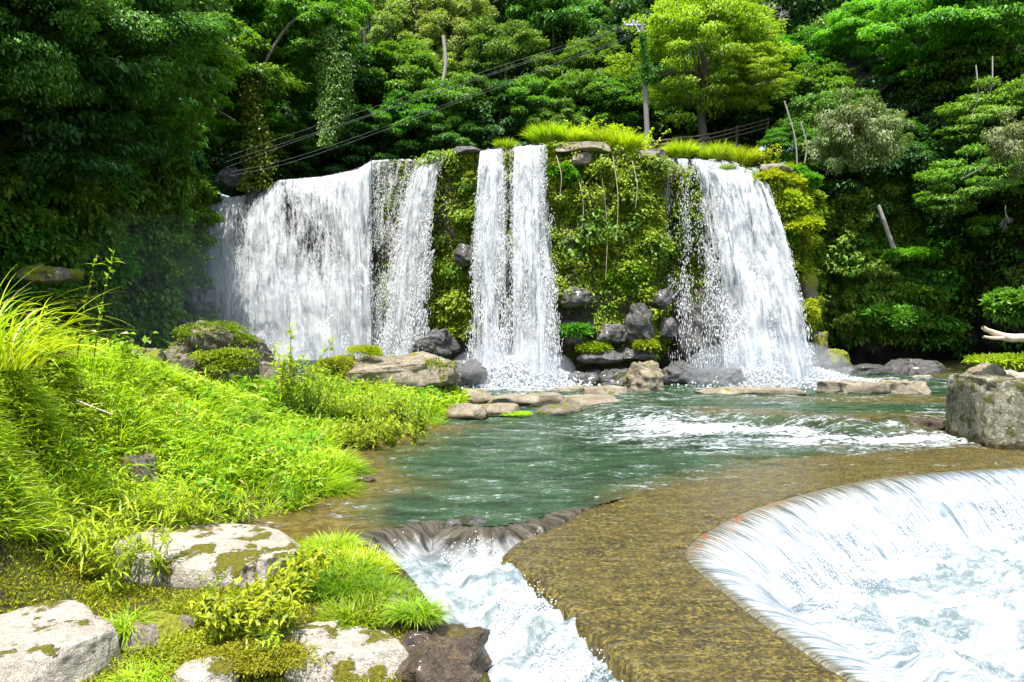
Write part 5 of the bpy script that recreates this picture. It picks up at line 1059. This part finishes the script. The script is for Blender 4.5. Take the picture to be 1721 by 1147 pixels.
# ferns and moss on the boulder
c = P(325, 600, 19.2)
grass_clump('dark green fern-like sedge on the left shoulder of the brown boulder', [c[0] + .1, c[1] - .2, 1.75], .34, .3, 700, .7, .04, 'grass_deep', 101, 1.3, .6, name='sedge', cat='sedge', follow=False, seg=4)
def shell(label, c, R3, n, L, mat, seed, name='moss', wr=.5, cat='moss', kind=None, up=.2, sub=None):
    """irregular cushion: several small leafy heads inside an ellipsoid"""
    r = np.random.default_rng(seed); R3 = np.array(R3); sub = sub or 16; h = rdir(sub, r); h[:, 2] = np.abs(h[:, 2]) * 1.1 - .25; h *= r.uniform(.35, .95, (sub, 1)); hr = r.uniform(.28, .6, sub)
    k = r.integers(0, sub, n); q = rdir(n, r); q[:, 2] = np.where(r.random(n) < .75, np.abs(q[:, 2]), q[:, 2])
    p = np.asarray(c) + (h[k] + q * (hr[k] * r.uniform(.6, 1.15, n))[:, None] * [1, 1, .75]) * R3; p += (fbm(p, 4, 2, seed)[:, None] - .5) * .35 * R3.min()
    V, f, v = leaves(p, q + rdir(n, r) * .9 + [0, 0, up], nrm(q * .4 + rdir(n, r) * .5 + [0, 0, .8]), L * r.uniform(.5, 1.5, n), L * wr, r, .2, np.clip(r.random(n) * .6 + r.random(sub)[k] * .4, 0, 1)); return tag(mesh(name, V, f, M[mat], {'var': v}, smooth=False), label, cat, kind=kind)
shell('yellow moss cap over the crown of the brown boulder', P(350, 570, 19.0), (.85, .7, .5), 9000, .07, 'leaf_moss', 102)
for i, (a, b, z, R3, n, lab) in enumerate([(20, 960, .2, (.9, .5, .16), 16000, 'broad yellow-green moss mat at the left edge above the corner rock'), (130, 1010, .0, (.4, .4, .12), 7000, 'moss mat between the corner rock and the bamboo leaves'), (290, 1090, -.1, (.6, .35, .13), 9000, 'moss mat between the pale foreground rocks'), (420, 1110, -.1, (.6, .3, .12), 9000, 'moss mat below the leafy plants'), (330, 1030, .0, (.5, .25, .12), 7000, 'moss fringe under the front of the large flat rock'), (560, 1065, -.15, (.4, .3, .1), 6000, 'golden moss strip beside the ragged rock'), (225, 900, .15, (.4, .3, .12), 6000, 'moss on the back left corner of the large flat rock'), (675, 1030, -.05, (.2, .15, .07), 2500, 'moss pad on the ragged rock beside the chute')]):
    shell(lab, G(a, b, z), R3, n, .032, 'moss_bright', 400 + i, name='moss_mat', sub=40)
shell('yellow moss skirt across the front of the brown boulder', P(375, 618, 18.0), (.95, .5, .4), 7000, .07, 'leaf_moss', 103)
shell('grass and moss tuft on top of the slanting boulder', P(612, 596, 23.6), (.55, .4, .28), 3500, .10, 'grass', 104, cat='grass', name='grass_tuft', wr=.2, up=1)
shell('bright moss under the right edge of the slanting boulder', P(730, 628, 23.6), (.75, .5, .5), 5000, .07, 'leaf_moss', 105)
shell('mossy bulge at the left end of the slanting boulder', P(560, 632, 22.8), (.55, .5, .6), 5000, .07, 'leaf_moss', 106)
# grass on top of the falls
for i, (a, b, Yd, rx, n, L, lab) in enumerate([(850, 248, 30.9, .45, 1100, .55, 'small grass tuft left of the twin falls lip'), (920, 240, 30.4, .75, 3200, 1.0, 'tall grass clump above the right strand of the twin falls'), (960, 240, 30.2, .6, 2200, .9, 'grass clump over the bleached rim of the central face'), (1015, 245, 30.2, .7, 2600, .95, 'grass clump in the middle of the central rim'), (1048, 252, 30.0, .75, 2800, .95, 'grass clump just left of the utility pole foot'),
     (1145, 262, 31.2, .6, 2400, .85, 'rounded grass clump between the pole and the right-hand fall'), (1205, 268, 31.0, .65, 2600, .9, 'grass clump above the middle of the right-hand fall'), (1245, 275, 30.8, .65, 2600, .9, 'grass clump at the right shoulder of the right-hand fall'), (1320, 290, 30.4, .5, 1500, .6, 'sparse grass on the top of the right buttress'), (1222, 285, 30.2, .3, 900, .4, 'brownish drooping tuft in the flow of the right-hand fall')]):
    grass_clump(lab, P(a, b, Yd) - [0, 0, .1], rx * .62, rx * .5, int(n * .5), L * .88, .03, 'grass' if i not in (9,) else 'grass_deep', 120 + i, .45, .5, follow=False, cat='grass clump')
leafy('yellow-green leafy bush on the central rim left of the pole', P(1055, 258, 30.6) + r.normal(0, .35, (7, 3)) * [1.3, .5, .0], .9, 6, 22, .2, 'grass', 140, .4, name='bush', cat='bush', wr=.4)
leafy('yellow-green leafy bush behind the tall grass at the centre of the rim', P(1000, 240, 31) + r.normal(0, .35, (6, 3)) * [1.3, .5, .0], .8, 6, 22, .2, 'grass', 141, .4, name='bush', cat='bush', wr=.4)
leafy('green bush at the right end of the grass above the right-hand fall', P(1270, 285, 31) + r.normal(0, .35, (6, 3)) * [.9, .5, .0], .8, 6, 22, .2, 'herb', 142, .4, name='bush', cat='bush', wr=.45)
for i, (a, b, Yd, R3, n, m, lab) in enumerate([(1305, 315, 29.8, (.95, .6, .75), 9000, 'herb', 'bushy green growth at the top of the right buttress'), (1325, 350, 29.8, (.8, .6, .9), 9000, 'herb', 'round-leaved bush below the top of the right buttress'), (1318, 400, 29.8, (.5, .3, .8), 5000, 'leaf_bright', 'bush at mid height of the right buttress'), (1345, 383, 29.5, (.62, .5, .35), 4500, 'grass', 'lime-green umbrella-shaped bush sticking out of the right buttress'),
     (1335, 455, 29.6, (.4, .4, .9), 4000, 'leaf_moss', 'trailing moss on the lower right buttress'), (1355, 530, 29.6, (.42, .4, .6), 3500, 'herb', 'yellow-green fern patch low on the right buttress'), (1352, 310, 30.4, (.6, .5, .7), 4500, 'leaf_bright', 'bush wrapped round the right corner of the buttress'),
     (925, 280, 29.6, (.3, .4, .7), 3000, 'leaf_moss', 'small-leaved ivy at the top left of the central face'), (950, 300, 29.2, (.5, .35, .6), 3500, 'leaf_bright', 'ivy clump at the upper left of the central face'), (1060, 470, 29.2, (.8, .25, .6), 3000, 'leaf_bright', 'bright fern clump above the wet boulder on the central face'), (1010, 430, 29.3, (.7, .22, .8), 2500, 'leaf_moss', 'fern clump in the middle of the central face'), (960, 560, 28.8, (.6, .4, .35), 3000, 'leaf_bright', 'bright fern cushion low at the left of the central face'), (1000, 590, 28.7, (.7, .4, .25), 3000, 'leaf_moss', 'moss cushion lowest on the central face'), (1085, 582, 28.6, (.4, .4, .3), 2200, 'leaf_moss', 'sedge tuft under the big wet boulder'),
     (1535, 430, 34.8, (1.3, .8, .35), 5000, 'leaf_bright', 'flat lime fern spray beside the hollow in the right cliff'), (1555, 500, 34.6, (.8, .7, .6), 5000, 'leaf_mid', 'fern bush under the flat spray on the right cliff'), (1500, 540, 34.2, (1.3, .7, .8), 7000, 'leaf_mid', 'leafy bush low on the right cliff'), (1715, 530, 24, (.9, .8, .7), 7000, 'leaf_mid', 'green bush at the right edge above the driftwood branch'), (1700, 610, 27, (1.4, .6, .25), 6000, 'grass_deep', 'grassy patch on the far right shore')]):
    shell(lab, P(a, b, Yd), R3, n, .16 if i < 15 else .18, m, 160 + i, name='bush' if 'bush' in lab else 'fern_clump', cat='bush' if 'bush' in lab else 'ferns')
V, q, _ = tube(spline([P(130, 674, 10.2), P(160, 686, 10.1), P(190, 697, 10.0)], 10), np.linspace(.016, .009, 10), 7); tag(mesh('dry_stick', V, q, M['twig'], loc=P(190, 697, 10.0)), 'pale dry stick lying on the grass of the left bank', 'stick')
print('verts', sum(len(m.vertices) for m in bpy.data.meshes))
